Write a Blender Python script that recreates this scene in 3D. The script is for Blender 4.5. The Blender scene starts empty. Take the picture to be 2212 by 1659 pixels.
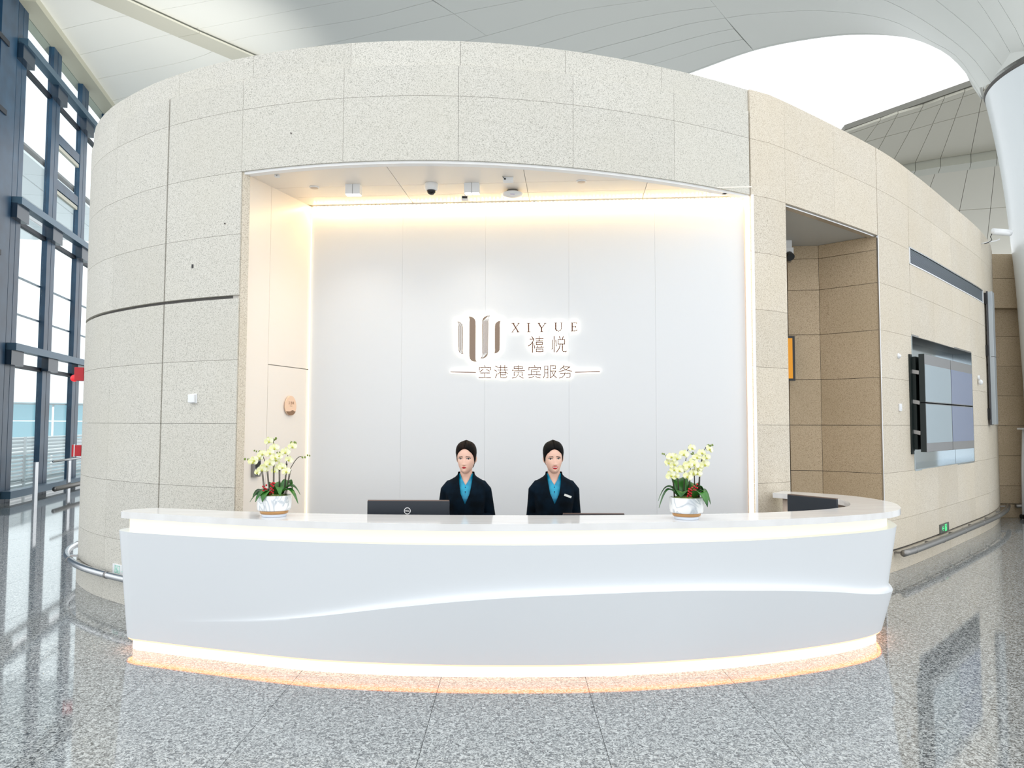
import bpy, bmesh, math, random
import numpy as np
from mathutils import Vector, Matrix
from mathutils.bvhtree import BVHTree
random.seed(7)
D = bpy.data; SC = bpy.context.scene; COL = SC.collection
PI = math.pi

# ------------------------------------------------------------------ camera
F = 1600.0; CX = 1106.0; CY = 829.5; HC = 1.84
TH = math.atan(87 / F); RO = 0.0028
_fw = np.array([0, math.cos(TH), math.sin(TH)]); _u0 = np.array([0, -math.sin(TH), math.cos(TH)]); _r0 = np.array([1., 0, 0])
_r = math.cos(RO) * _r0 + math.sin(RO) * _u0; _u = -math.sin(RO) * _r0 + math.cos(RO) * _u0
cam = D.objects.new('camera', D.cameras.new('camera')); COL.objects.link(cam)
M = Matrix.Identity(4)
for i in range(3):
    M[i][0] = _r[i]; M[i][1] = _u[i]; M[i][2] = -_fw[i]
M[2][3] = HC
cam.matrix_world = M
cam.data.sensor_width = 36; cam.data.lens = 36 * F / 2212
cam.data.clip_start = 0.05; cam.data.clip_end = 400
SC.camera = cam
# ------------------------------------------------------------------ light, exposure
W = D.worlds.new('sky'); SC.world = W; W.use_nodes = True
bg = W.node_tree.nodes['Background']; bg.inputs[0].default_value = (0.95, 0.98, 1.0, 1); bg.inputs[1].default_value = 1.25
SC.view_settings.view_transform = 'Standard'; SC.view_settings.look = 'None'
SC.view_settings.gamma = 1; SC.view_settings.use_curve_mapping = False
SC.view_settings.exposure = 0.42

# ------------------------------------------------------------------ photo measuring helpers (pixel of the photo -> place in the room)
def ray(x, y): return _fw + (x - CX) / F * _r - (y - CY) / F * _u
def atz(x, y, z):
    d = ray(x, y); t = (z - HC) / d[2]; return (d[0] * t, d[1] * t)
def aty(x, y, Y):
    d = ray(x, y); t = Y / d[1]; return (d[0] * t, Y, HC + d[2] * t)
def atplane(x, y, p, n):
    d = ray(x, y); o = np.array([0, 0, HC]); n = np.array(n, float)
    return o + d * (((np.array(p, float) - o) @ n) / (d @ n))

# ------------------------------------------------------------------ materials
def lin(c):
    return tuple(((v / 255) / 12.92 if v / 255 <= 0.04045 else ((v / 255 + 0.055) / 1.055) ** 2.4) for v in c) + (1,)
MATS = {}
def mat(name, rgb, rough=0.5, metal=0.0, spec=0.5, emit=None, es=0.0, coat=0.0, ior=1.5):
    if name in MATS: return MATS[name]
    m = D.materials.new(name); m.use_nodes = True; b = m.node_tree.nodes['Principled BSDF']
    b.inputs['Base Color'].default_value = lin(rgb); b.inputs['Roughness'].default_value = rough
    b.inputs['Metallic'].default_value = metal; b.inputs['Specular IOR Level'].default_value = spec; b.inputs['IOR'].default_value = ior
    b.inputs['Coat Weight'].default_value = coat; b.inputs['Coat Roughness'].default_value = 0.03
    if emit: b.inputs['Emission Color'].default_value = lin(emit); b.inputs['Emission Strength'].default_value = es
    MATS[name] = m; return m
def noise_mat(name, stops, scale, rough=0.5, detail=3, bump=0.0, rnd=0.0, big=None, spec=0.5, coat=0.0, dist=0.0, stretch=None, ior=1.5):
    m = mat(name, (128, 128, 128), rough, spec=spec, coat=coat, ior=ior); nt = m.node_tree; N = nt.nodes; L = nt.links; b = N['Principled BSDF']
    tc = N.new('ShaderNodeTexCoord'); mp = N.new('ShaderNodeMapping'); L.new(tc.outputs['Object'], mp.inputs[0])
    if stretch: mp.inputs['Scale'].default_value = stretch
    n = N.new('ShaderNodeTexNoise'); n.inputs['Scale'].default_value = scale; n.inputs['Detail'].default_value = detail; n.inputs['Distortion'].default_value = dist
    L.new(mp.outputs[0], n.inputs['Vector'])
    r = N.new('ShaderNodeValToRGB'); L.new(n.outputs['Fac'], r.inputs[0])
    while len(r.color_ramp.elements) < len(stops): r.color_ramp.elements.new(0.5)
    for e, (p, c) in zip(r.color_ramp.elements, stops): e.position = p; e.color = lin(c)
    out = r.outputs[0]
    if big:
        n2 = N.new('ShaderNodeTexNoise'); n2.inputs['Scale'].default_value = big[0]; n2.inputs['Detail'].default_value = 4; L.new(mp.outputs[0], n2.inputs['Vector'])
        mr = N.new('ShaderNodeMapRange'); mr.inputs[1].default_value = 0.3; mr.inputs[2].default_value = 0.7; mr.inputs[3].default_value = 0; mr.inputs[4].default_value = big[2]
        L.new(n2.outputs['Fac'], mr.inputs[0])
        mx = N.new('ShaderNodeMixRGB'); mx.inputs[2].default_value = lin(big[1]); L.new(mr.outputs[0], mx.inputs[0]); L.new(out, mx.inputs[1]); out = mx.outputs[0]
    if rnd:
        oi = N.new('ShaderNodeObjectInfo'); hs = N.new('ShaderNodeHueSaturation'); mr = N.new('ShaderNodeMapRange')
        mr.inputs[3].default_value = 1 - rnd; mr.inputs[4].default_value = 1 + rnd * 0.6; L.new(oi.outputs['Random'], mr.inputs[0]); L.new(mr.outputs[0], hs.inputs['Value'])
        L.new(out, hs.inputs['Color']); out = hs.outputs[0]
    L.new(out, b.inputs['Base Color'])
    if bump:
        bp = N.new('ShaderNodeBump'); bp.inputs['Strength'].default_value = bump; bp.inputs['Distance'].default_value = 0.002
        L.new(n.outputs['Fac'], bp.inputs['Height']); L.new(bp.outputs[0], b.inputs['Normal'])
    return m

STONE_G = noise_mat('granite_grey', [(0.34, (146, 144, 136)), (0.47, (210, 207, 198)), (0.62, (222, 219, 211))], 130, 0.75, 2, 0.15, 0.04, (1.2, (206, 202, 188), 0.35), dist=1.0)
STONE_B = noise_mat('granite_beige', [(0.34, (164, 152, 134)), (0.47, (219, 209, 193)), (0.62, (229, 222, 208))], 130, 0.75, 2, 0.15, 0.05, (1.2, (209, 195, 170), 0.4), dist=1.0)
JOINT = mat('joint_dark', (104, 102, 100), 0.9); JOINTS = mat('joint_stone', (142, 136, 126), 0.9)
FLOORM = noise_mat('polished_granite', [(0.33, (34, 36, 40)), (0.44, (104, 108, 110)), (0.54, (168, 172, 172)), (0.66, (206, 210, 210))], 50, 0.05, 3, 0, 0.04, (0.8, (150, 152, 150), 0.25), spec=0.7, dist=1.5, ior=1.75)
WHITE = mat('white_lacquer', (232, 236, 240), 0.28)
SLABM = noise_mat('white_solid_surface', [(0.35, (226, 225, 224)), (0.65, (234, 234, 234))], 3, 0.12, 4, stretch=(1, 6, 1))
PANEL = mat('white_wall_panel', (226, 228, 230), 0.3, spec=0.4)
PANELW = mat('cream_wall_panel', (248, 240, 230), 0.3, spec=0.4)
CEILM = mat('ceiling_panel', (236, 238, 234), 0.5)
CEILB = mat('ceiling_beige', (196, 196, 184), 0.6)
NICHEC = mat('niche_ceiling', (244, 236, 226), 0.3)
COLW = mat('column_white', (240, 246, 250), 0.25)
STEEL = mat('brushed_steel', (205, 207, 210), 0.25, 1.0)
STEELD = mat('dull_steel', (150, 148, 146), 0.4, 1.0)
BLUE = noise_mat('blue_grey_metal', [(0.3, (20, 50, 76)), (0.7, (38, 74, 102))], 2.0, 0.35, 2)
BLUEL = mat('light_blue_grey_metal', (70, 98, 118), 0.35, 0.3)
DARK = mat('dark_gasket', (22, 30, 42), 0.5)
BLACK = mat('black_plastic', (16, 18, 20), 0.35)
NAVY = noise_mat('navy_cloth', [(0.35, (2, 10, 18)), (0.65, (5, 24, 38))], 9, 0.95, 3, spec=.15)
TEAL = noise_mat('turquoise_silk', [(0.35, (0, 118, 158)), (0.65, (4, 156, 190))], 14, 0.4, 2)
SKIN = mat('skin', (226, 184, 164), 0.5); SKIN.node_tree.nodes['Principled BSDF'].inputs['Subsurface Weight'].default_value = 0.1
SKIN.node_tree.nodes['Principled BSDF'].inputs['Subsurface Radius'].default_value = (0.01, 0.004, 0.002)
HAIRB = noise_mat('brown_black_hair', [(0.4, (5, 3, 3)), (0.62, (30, 17, 11))], 60, 0.6, 3, 0.4, stretch=(1, .2, .2), spec=.12)
HAIRK = noise_mat('black_hair', [(0.4, (3, 3, 4)), (0.62, (10, 9, 9))], 60, 0.6, 3, 0.4, stretch=(1, .2, .2), spec=.12)
WHITEP = mat('white_plastic', (236, 238, 240), 0.35)
LEDC = mat('cream_led', (220, 212, 180), 0.5, emit=(255, 246, 206), es=0.66)
LEDW = mat('warm_led', (255, 214, 150), 0.5, emit=(255, 206, 128), es=14)
LEDO = mat('amber_led', (255, 190, 140), 0.5, emit=(255, 150, 90), es=3.5)
LEDP = mat('plinth_glow', (255, 245, 230), 0.5, emit=(255, 238, 216), es=0.75)
LEDV = mat('edge_led', (255, 250, 240), 0.5, emit=(255, 246, 234), es=2.0)
HALO = mat('halo_glow', (255, 255, 250), 0.5, emit=(255, 250, 238), es=0.85)
BROWN = mat('bronze_plate', (138, 118, 102), 0.35, 0.3)
WHT = mat('white_paint', (250, 250, 250), 0.5)
RED = mat('red_plastic', (190, 20, 36), 0.3)

# ------------------------------------------------------------------ mesh helpers
def mesh(verts, faces, m, smooth=False, name='m'):
    me = D.meshes.new(name); me.from_pydata([tuple(map(float, v)) for v in verts], [], faces); me.validate(); me.update()
    if m:
        for k in (m if isinstance(m, (list, tuple)) else [m]): me.materials.append(k)
    if smooth: me.polygons.foreach_set('use_smooth', [True] * len(me.polygons))
    return me
def ob(name, me, parent=None, loc=None, rotz=None, kind=None):
    me.name = name
    o = D.objects.new(name, me); COL.objects.link(o)
    if parent: o.parent = parent
    if loc is not None: o.location = loc
    if rotz is not None: o.rotation_euler = (0, 0, rotz)
    if kind: o['kind'] = kind
    return o
def fixn(me):
    b = bmesh.new(); b.from_mesh(me); bmesh.ops.recalc_face_normals(b, faces=b.faces); b.to_mesh(me); b.free(); return me
def tag(o, label, cat, group=None, kind=None):
    o['label'] = label; o['category'] = cat
    if group: o['group'] = group
    if kind: o['kind'] = kind
    return o
def empty(name, label, cat, loc=(0, 0, 0), rotz=0, group=None):
    o = D.objects.new(name, None); COL.objects.link(o); o.location = loc; o.rotation_euler = (0, 0, rotz); o.empty_display_size = 0.1
    return tag(o, label, cat, group)
class MB:
    def __init__(s): s.v = []; s.f = []
    def add(s, v, f):
        k = len(s.v); s.v += [tuple(p) for p in v]; s.f += [tuple(i + k for i in q) for q in f]; return s
    def box(s, x0, x1, y0, y1, z0, z1):
        return s.add([(x0, y0, z0), (x1, y0, z0), (x1, y1, z0), (x0, y1, z0), (x0, y0, z1), (x1, y0, z1), (x1, y1, z1), (x0, y1, z1)],
                     [(0, 3, 2, 1), (4, 5, 6, 7), (0, 1, 5, 4), (1, 2, 6, 5), (2, 3, 7, 6), (3, 0, 4, 7)])
    def beam(s, p, q, w, h, up=(0, 0, 1)):
        p = Vector(p); q = Vector(q); d = (q - p).normalized(); up = Vector(up)
        a = d.cross(up)
        if a.length < 1e-4: a = d.cross(Vector((1, 0, 0)))
        a.normalize(); b = a.cross(d).normalized(); vs = []
        for c in (p, q):
            for i, j in ((-1, -1), (1, -1), (1, 1), (-1, 1)): vs.append(c + a * (i * w / 2) + b * (j * h / 2))
        return s.add(vs, [(0, 1, 2, 3), (7, 6, 5, 4), (0, 4, 5, 1), (1, 5, 6, 2), (2, 6, 7, 3), (3, 7, 4, 0)])
    def tube(s, pts, r, n=10, cap=True):
        pts = [Vector(p) for p in pts]; R = r if isinstance(r, (list, tuple)) else [r] * len(pts); vs = []; fs = []; a0 = None
        for i, p in enumerate(pts):
            d = (pts[min(i + 1, len(pts) - 1)] - pts[max(i - 1, 0)]).normalized()
            if a0 is None:
                a0 = d.cross(Vector((0, 0, 1)))
                if a0.length < 0.1: a0 = d.cross(Vector((1, 0, 0)))
            a0 = (a0 - d * a0.dot(d)).normalized(); b0 = d.cross(a0)
            for k in range(n):
                t = 2 * PI * k / n; vs.append(p + (a0 * math.cos(t) + b0 * math.sin(t)) * R[i])
        for i in range(len(pts) - 1):
            for k in range(n): fs.append((i * n + k, i * n + (k + 1) % n, (i + 1) * n + (k + 1) % n, (i + 1) * n + k))
        if cap: fs.append(tuple(range(n - 1, -1, -1))); fs.append(tuple((len(pts) - 1) * n + k for k in range(n)))
        return s.add(vs, fs)
    def lathe(s, prof, n=32, c=(0, 0), sx=1, sy=1):
        vs = []; fs = []
        for (r, z) in prof:
            for k in range(n):
                t = 2 * PI * k / n; vs.append((c[0] + r * sx * math.cos(t), c[1] + r * sy * math.sin(t), z))
        m = len(prof)
        for i in range(m - 1):
            for k in range(n): fs.append((i * n + k, i * n + (k + 1) % n, (i + 1) * n + (k + 1) % n, (i + 1) * n + k))
        fs.append(tuple(range(n - 1, -1, -1))); fs.append(tuple((m - 1) * n + k for k in range(n)))
        return s.add(vs, fs)
    def rings(s, rings):
        n = len(rings[0]); fs = []
        for i in range(len(rings) - 1):
            for k in range(n): fs.append((i * n + k, i * n + (k + 1) % n, (i + 1) * n + (k + 1) % n, (i + 1) * n + k))
        fs.append(tuple(range(n - 1, -1, -1))); fs.append(tuple((len(rings) - 1) * n + k for k in range(n)))
        return s.add([p for r in rings for p in r], fs)
    def prism(s, poly, y0, y1, ax='y'):
        n = len(poly)
        if ax == 'y': vs = [(p[0], y0, p[1]) for p in poly] + [(p[0], y1, p[1]) for p in poly]
        else: vs = [(p[0], p[1], y0) for p in poly] + [(p[0], p[1], y1) for p in poly]
        fs = [tuple(range(n)), tuple(range(2 * n - 1, n - 1, -1))] + [(k, k + n, (k + 1) % n + n, (k + 1) % n) for k in range(n)]
        return s.add(vs, fs)
    def ball(s, c, r, n=12, m=8, sc=(1, 1, 1)):
        vs = [(c[0], c[1], c[2] - r * sc[2])]; fs = []
        for i in range(1, m):
            a = -PI / 2 + PI * i / m
            for k in range(n):
                t = 2 * PI * k / n; vs.append((c[0] + r * sc[0] * math.cos(a) * math.cos(t), c[1] + r * sc[1] * math.cos(a) * math.sin(t), c[2] + r * sc[2] * math.sin(a)))
        vs.append((c[0], c[1], c[2] + r * sc[2]))
        for k in range(n): fs.append((0, 1 + (k + 1) % n, 1 + k))
        for i in range(m - 2):
            for k in range(n): fs.append((1 + i * n + k, 1 + i * n + (k + 1) % n, 1 + (i + 1) * n + (k + 1) % n, 1 + (i + 1) * n + k))
        e = len(vs) - 1
        for k in range(n): fs.append((e, 1 + (m - 2) * n + k, 1 + (m - 2) * n + (k + 1) % n))
        return s.add(vs, fs)
    def mesh(s, m, smooth=False): return fixn(mesh(s.v, s.f, m, smooth))
def build(name, mb, m, parent=None, smooth=False, bevel=0, loc=None, rotz=None, seg=2, kind=None):
    o = ob(name, mb.mesh(m, smooth), parent, loc, rotz, kind)
    if bevel:
        b = o.modifiers.new('b', 'BEVEL'); b.width = bevel; b.segments = seg; b.limit_method = 'ANGLE'
    if smooth == 'auto' or (bevel and smooth):
        w = o.modifiers.new('w', 'WEIGHTED_NORMAL'); w.keep_sharp = True
    return o

# ------------------------------------------------------------------ the round stone building: plan curve
def catmull(P, n=24):
    P = np.array(P, float); out = []; Q = np.vstack([2 * P[0] - P[1], P, 2 * P[-1] - P[-2]])
    for i in range(1, len(Q) - 2):
        for k in range(n):
            t = k / n
            out.append(.5 * ((2 * Q[i]) + (Q[i + 1] - Q[i - 1]) * t + (2 * Q[i - 1] - 5 * Q[i] + 4 * Q[i + 1] - Q[i + 2]) * t * t + (3 * Q[i] - Q[i - 1] - 3 * Q[i + 1] + Q[i + 2]) * t ** 3))
    out.append(P[-1]); return np.array(out)
class Curve:
    def __init__(s, P, n=24):
        s.S = catmull(P, n); s.U = np.r_[0, np.cumsum(np.linalg.norm(np.diff(s.S, axis=0), axis=1))]; s.len = s.U[-1]
    def p(s, u): return np.array([np.interp(u, s.U, s.S[:, 0]), np.interp(u, s.U, s.S[:, 1])])
    def n(s, u, e=0.05):   # normal to the right of travel = outwards for a curve running left to right in front of the camera
        d = s.p(min(u + e, s.len)) - s.p(max(u - e, 0)); d /= np.linalg.norm(d); return np.array([d[1], -d[0]])
    def o(s, u, k): return s.p(u) + s.n(u) * k
    def hit(s, x, y):
        d = ray(x, y); r = s.S[:, 0] * d[1] - s.S[:, 1] * d[0]; best = None
        for i in np.nonzero(r[:-1] * r[1:] <= 0)[0]:
            t = r[i] / (r[i] - r[i + 1]); p = s.S[i] + t * (s.S[i + 1] - s.S[i])
            if best is None or p[1] < best[1]: best = (s.U[i] + t * (s.U[i + 1] - s.U[i]), p[1])
        return best[0], HC + d[2] * best[1] / d[1]
DRUM = Curve([(-5.0, 11.6), (-5.30, 10.9), (-5.43, 10.1), (-5.39, 9.45), (-5.135, 8.865), (-4.76, 8.36), (-4.29, 7.91), (-3.52, 7.37), (-2.59, 6.945), (-1.56, 6.68), (-.5, 6.63), (.57, 6.81), (1.6, 7.17), (2.48, 7.61), (2.98, 7.92), (4.64, 9.27), (5.7, 10.3), (6.94, 11.6), (8.3, 13.05), (9.2, 14.12), (9.76, 14.9)])
uL = DRUM.hit(522, 370)[0]; uR = DRUM.hit(1621, 424)[0]; uA = DRUM.hit(1697, 440)[0]; uB = DRUM.hit(1896, 508)[0]
ZS = 4.24      # soffit of both openings

def slab_on(curve, u0, u1, z0, z1, k0, k1, step=0.28):
    """curved slab following the plan between arc lengths u0-u1, from offset k0 (back) to k1 (face)"""
    n = max(1, int(math.ceil((u1 - u0) / step))); mb = MB(); vs = []; fs = []
    for i in range(n + 1):
        u = u0 + (u1 - u0) * i / n; a = curve.o(u, k0); b = curve.o(u, k1)
        vs += [(a[0], a[1], z0), (b[0], b[1], z0), (b[0], b[1], z1), (a[0], a[1], z1)]
    for i in range(n):
        for k in range(4): fs.append((4 * i + k, 4 * i + (k + 1) % 4, 4 * i + 4 + (k + 1) % 4, 4 * i + 4 + k))
    fs += [(0, 1, 2, 3), (4 * n + 3, 4 * n + 2, 4 * n + 1, 4 * n)]
    return mb.add(vs, fs)

# ------------------------------------------------------------------ floor
fl = ob('floor', MB().box(-30, 30, -8, 45, -0.3, -0.02).mesh(mat('mortar', (70, 70, 72), 0.7)), kind='structure')
slabm = {}
for iy, y0 in enumerate([-0.8, 1.3, 3.4, 5.5, 7.6, 9.7, 11.8, 13.9, 16.0, 18.1]):
    for ix in range(-16, 16):
        x0 = -0.51 + 1.05 * ix
        if y0 > 15 and (x0 < -15 or x0 > 14): continue
        if y0 > 7 and -3.6 < x0 < 1.5 + (y0 - 7.6) * 1.0: continue
        if 'm' not in slabm: slabm['m'] = MB().box(0.0015, 1.0485, 0.0015, 2.0985, -0.02, 0).mesh(FLOORM)
        o = D.objects.new('floor_tile', slabm['m']); COL.objects.link(o); o.parent = fl; o.location = (x0, y0, 0)
ob('floor_field', MB().box(-17.4, 16.3, -8, -0.8, -0.019, -0.001).mesh(FLOORM), fl)
ob('floor_field', MB().box(-30, 30, 20.2, 45, -0.019, -0.001).mesh(FLOORM), fl)
ob('floor_field', MB().box(-30, -17.4, -8, 20.2, -0.019, -0.001).mesh(FLOORM), fl)
ob('floor_field', MB().box(16.3, 30, -8, 20.2, -0.019, -0.001).mesh(FLOORM), fl)

# ------------------------------------------------------------------ stone drum
wall = ob('wall_front', MB().mesh(JOINT), kind='structure')
core = MB()
KC = -0.05
def core_add(u0, u1, z0, z1): 
    s = slab_on(DRUM, u0, u1, z0, z1, -0.32, KC); core.add(s.v, s.f)
core_add(0, uL - 0.04, 0, 5.36); core_add(uL - 0.04, uR + 0.04, ZS + 0.03, 5.36); core_add(uR + 0.04, uA, 0, 5.36)
core_add(uA, uB, ZS + 0.03, 5.36)
tvu0, tvu1, tvz0, tvz1 = 15.235, 18.57, 1.245, 3.06
vu0, vu1, vz0, vz1 = 15.225, 19.74, 4.045, 4.285
core_add(uB, tvu0 - .02, 0, 5.36); core_add(tvu0 - .02, tvu1 + .02, 0, tvz0 - .02); core_add(tvu0 - .02, tvu1 + .02, tvz1 + .02, vz0); core_add(tvu0 - .02, tvu1 + .02, vz1, 5.36)
core_add(tvu1 + .02, DRUM.len, 0, vz0); core_add(tvu1 + .02, vu1, vz1, 5.36); core_add(vu1, DRUM.len, vz0, 5.36)
wall.data = core.mesh(JOINTS)
def tile(u0, u1, z0, z1, face, m, g=0.0014, parent=None):
    if u1 - u0 < 0.03 or z1 - z0 < 0.03: return
    ob('stone_panel', slab_on(DRUM, u0 + g, u1 - g, z0 + g, z1 - g, KC + 0.001, face).mesh(m), wall)
OPEN = [(uL - 0.0, uR, -1, ZS), (uA, uB, -1, ZS), (tvu0, tvu1, tvz0, tvz1), (vu0, vu1, vz0, vz1)]
def tiles(us, zs, face, m, skip=OPEN):
    for a, b in zip(us[:-1], us[1:]):
        for c, d in zip(zs[:-1], zs[1:]):
            R = [(a, b, c, d)]
            for (p, q, r, s) in skip:
                N = []
                for (a1, b1, c1, d1) in R:
                    if p >= b1 - 1e-3 or q <= a1 + 1e-3 or r >= d1 - 1e-3 or s <= c1 + 1e-3: N.append((a1, b1, c1, d1)); continue
                    if p > a1: N.append((a1, p, c1, d1))
                    if q < b1: N.append((q, b1, c1, d1))
                    if r > c1: N.append((max(a1, p), min(b1, q), c1, r))
                    if s < d1: N.append((max(a1, p), min(b1, q), s, d1))
                R = N
            for t in R: tile(*t, face, m)
ZR = [0.28, 0.64, 1.24, 1.84, 2.44, 3.04, 3.64, 4.24, 4.84, 5.13]
ug = DRUM.hit(355, 640)[0]                      # the open dark joint on the left
colsL = [0.0, 0.95, 1.95, 2.95 + 0.1, DRUM.hit(250, 433)[0], ug]
for zs in ([0.28, 0.64, 1.24, 1.84, 2.44, 3.025], [3.055, 3.64, 4.24, 4.84, 5.13]):
    tiles(colsL[:-1] + [ug - 0.009], zs, 0.0, STONE_G); tiles([ug + 0.009, uL], zs, 0.0, STONE_G)
tiles([0, 1.0, 2.0, 3.1, colsL[4], ug, uL], [0, 0.25], 0.012, STONE_G)
cf = [uL] + [DRUM.hit(x, 250)[0] for x in (742, 990, 1238, 1456)] + [uR - 0.010]
tiles(cf, [4.24, 4.84, 5.13], 0.0, STONE_G)
rim = [0, 1.3, 2.35, 3.4, 4.35, 5.25] + [DRUM.hit(x, y)[0] for x, y in ((545, 115), (757, 88), (995, 83), (1223, 100), (1431, 130))] + [uR + .006]
tiles(rim, [5.13, 5.37], -0.022, STONE_G)
um = DRUM.hit(1802, 400)[0]
tiles([uR + 0.010, uA], [0.28, 0.64, 1.24, 1.84, 2.44, 3.04, 3.64, 4.24, 4.84, 5.37], 0.0, STONE_B)
tiles([uR + 0.010, uA], [0, 0.28], 0.0, STONE_B)
tiles([uA, um, uB - .006], [4.24, 4.84, 5.37], 0.0, STONE_B)
cr = [uB + .006, 15.235, 16.33, 17.43, 18.57, 19.65, 20.75, DRUM.len]
tiles(cr, [0.28, 0.64, 1.24, 1.84, 2.44, 3.04, 3.64, 4.24, 4.84, 5.37], 0.0, STONE_B)
tiles([uB + .006, 14.9, 15.9, 16.9, 17.9, 18.9, 19.9, DRUM.len], [0, 0.25], 0.0, STONE_B)
for (a, b, c, d) in ((ug - .009, ug + .009, .25, 5.13), (0.0, uL, 3.025, 3.055), (0.0, uL, .25, .28), (uB, DRUM.len, .25, .28), (uR - .010, uR + .010, ZS, 5.13)):
    ob('open_joint', slab_on(DRUM, a, b, c, d, KC, KC + .012).mesh(JOINT), wall)
# flat roof of the drum
rp = [tuple(DRUM.o(DRUM.len * i / 120, -0.15)) for i in range(121)] + [(8.2, 20.5), (-2.5, 20.5), (-4.6, 14.5)]
ob('ceiling_drum', MB().prism(rp, 4.95, 5.1, 'z').mesh(mat('roof_grey', (190, 190, 186), 0.8)), kind='structure')
# back side of the drum, out of sight
ob('wall_back', MB().beam((-5.0, 11.6, 2.5), (-2.5, 20.5, 2.5), 0.2, 5.0).beam((-2.5, 20.5, 2.5), (8.2, 20.5, 2.5), 0.2, 5.0).beam((8.2, 20.5, 2.5), (9.9, 15.2, 2.5), 0.2, 5.0).mesh(STONE_B), kind='structure')
# metal edge under the fascia of each opening
def edge_strip(u0, u1, nm, m):
    return ob(nm, slab_on(DRUM, u0, u1, ZS - 0.022, ZS + 0.002, -0.10, -0.025).mesh(m), wall)
edge_strip(uL, uR, 'soffit_trim', WHT); edge_strip(uA, uB, 'soffit_trim', STEEL)
# dark reveal line on top of trim
# ------------------------------------------------------------------ reception niche
A = np.array([-2.58, 6.97]); B = np.array([-2.225, 8.09]); Cn = np.array([2.45, 7.71]); Dn = np.array([2.50, 7.63])
bd = (Cn - B) / np.linalg.norm(Cn - B); bn = np.array([bd[1], -bd[0]]); BL = np.linalg.norm(Cn - B)
def bwp(x, y, k=0.0):        # pixel on the niche back wall -> point, k metres in front
    p = atplane(x, y, (B[0] + bn[0] * k, B[1] + bn[1] * k, 0), (bn[0], bn[1], 0)); return p
def wall_prism(p, q, z0, z1, t, m, name, parent=None, kind=None, g=0.0):
    p = np.array(p, float); q = np.array(q, float); d = (q - p) / np.linalg.norm(q - p); n = np.array([d[1], -d[0]])
    p = p + d * g; q = q - d * g; mb = MB()
    mb.add([(p[0], p[1], z0), (q[0], q[1], z0), (q[0] - n[0] * t, q[1] - n[1] * t, z0), (p[0] - n[0] * t, p[1] - n[1] * t, z0),
            (p[0], p[1], z1), (q[0], q[1], z1), (q[0] - n[0] * t, q[1] - n[1] * t, z1), (p[0] - n[0] * t, p[1] - n[1] * t, z1)],
           [(0, 3, 2, 1), (4, 5, 6, 7), (0, 1, 5, 4), (1, 2, 6, 5), (2, 3, 7, 6), (3, 0, 4, 7)])
    return ob(name, mb.mesh(m), parent, kind=kind)
GAPM = mat('panel_gap', (200, 196, 190), 0.8)
wb = wall_prism(B - bn * 0.02, Cn - bn * 0.02, 0, ZS, 0.06, GAPM, 'wall_niche_back', kind='structure')
us = [0] + [float((bwp(x, 700)[:2] - B) @ bd) for x in (868, 1048, 1229, 1416)] + [BL]
for a, b in zip(us[:-1], us[1:]):
    wall_prism(B + bd * a, B + bd * b, 0, ZS, 0.0195, PANEL, 'wall_panel', wb, g=0.0005)
ld = (B - A) / np.linalg.norm(B - A); LL = np.linalg.norm(B - A); ln = np.array([ld[1], -ld[0]])
wl = wall_prism(A - ln * 0.02, B - ln * 0.02, 0, ZS, 0.06, GAPM, 'wall_niche_left', kind='structure')
lj = float((atplane(579, 788, (A[0], A[1], 0), (ln[0], ln[1], 0))[:2] - A) @ ld)
wall_prism(A, A + ld * lj, 0, ZS, 0.0195, PANELW, 'wall_panel', wl, g=0.002)
wall_prism(A + ld * lj, B, 2.437, ZS, 0.0195, PANELW, 'wall_panel', wl, g=0.002)
# stone return beside the niche's left panel
ob('wall_niche_jamb', MB().beam((-2.60, 6.985, ZS / 2), (-2.545, 7.03, ZS / 2), 0.08, ZS).mesh(STONE_B), kind='structure')
door = wall_prism(A + ld * (lj + .004), B - ld * .006, 0.01, 2.428, 0.018, PANELW, 'door_1', kind='structure')
hb = A + ld * (lj + 0.06) + ln * 0.02
build('door_handle', MB().tube([(hb[0], hb[1], 1.0), (hb[0] + ln[0] * .03, hb[1] + ln[1] * .03, 1.0), (hb[0] + ln[0] * .03 + ld[0] * .1, hb[1] + ln[1] * .03 + ld[1] * .1, 1.0)], 0.008), STEEL, door, True)
ob('wall_niche_right', MB().add([(Cn[0], Cn[1], 0), (Dn[0], Dn[1], 0), (Dn[0] + .12, Dn[1] + .09, 0), (Cn[0] + .1, Cn[1] + .12, 0), (Cn[0], Cn[1], ZS), (Dn[0], Dn[1], ZS), (Dn[0] + .12, Dn[1] + .09, ZS), (Cn[0] + .1, Cn[1] + .12, ZS)],
   [(0, 3, 2, 1), (4, 5, 6, 7), (0, 1, 5, 4), (1, 2, 6, 5), (2, 3, 7, 6), (3, 0, 4, 7)]).mesh(PANEL), kind='structure')
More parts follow.
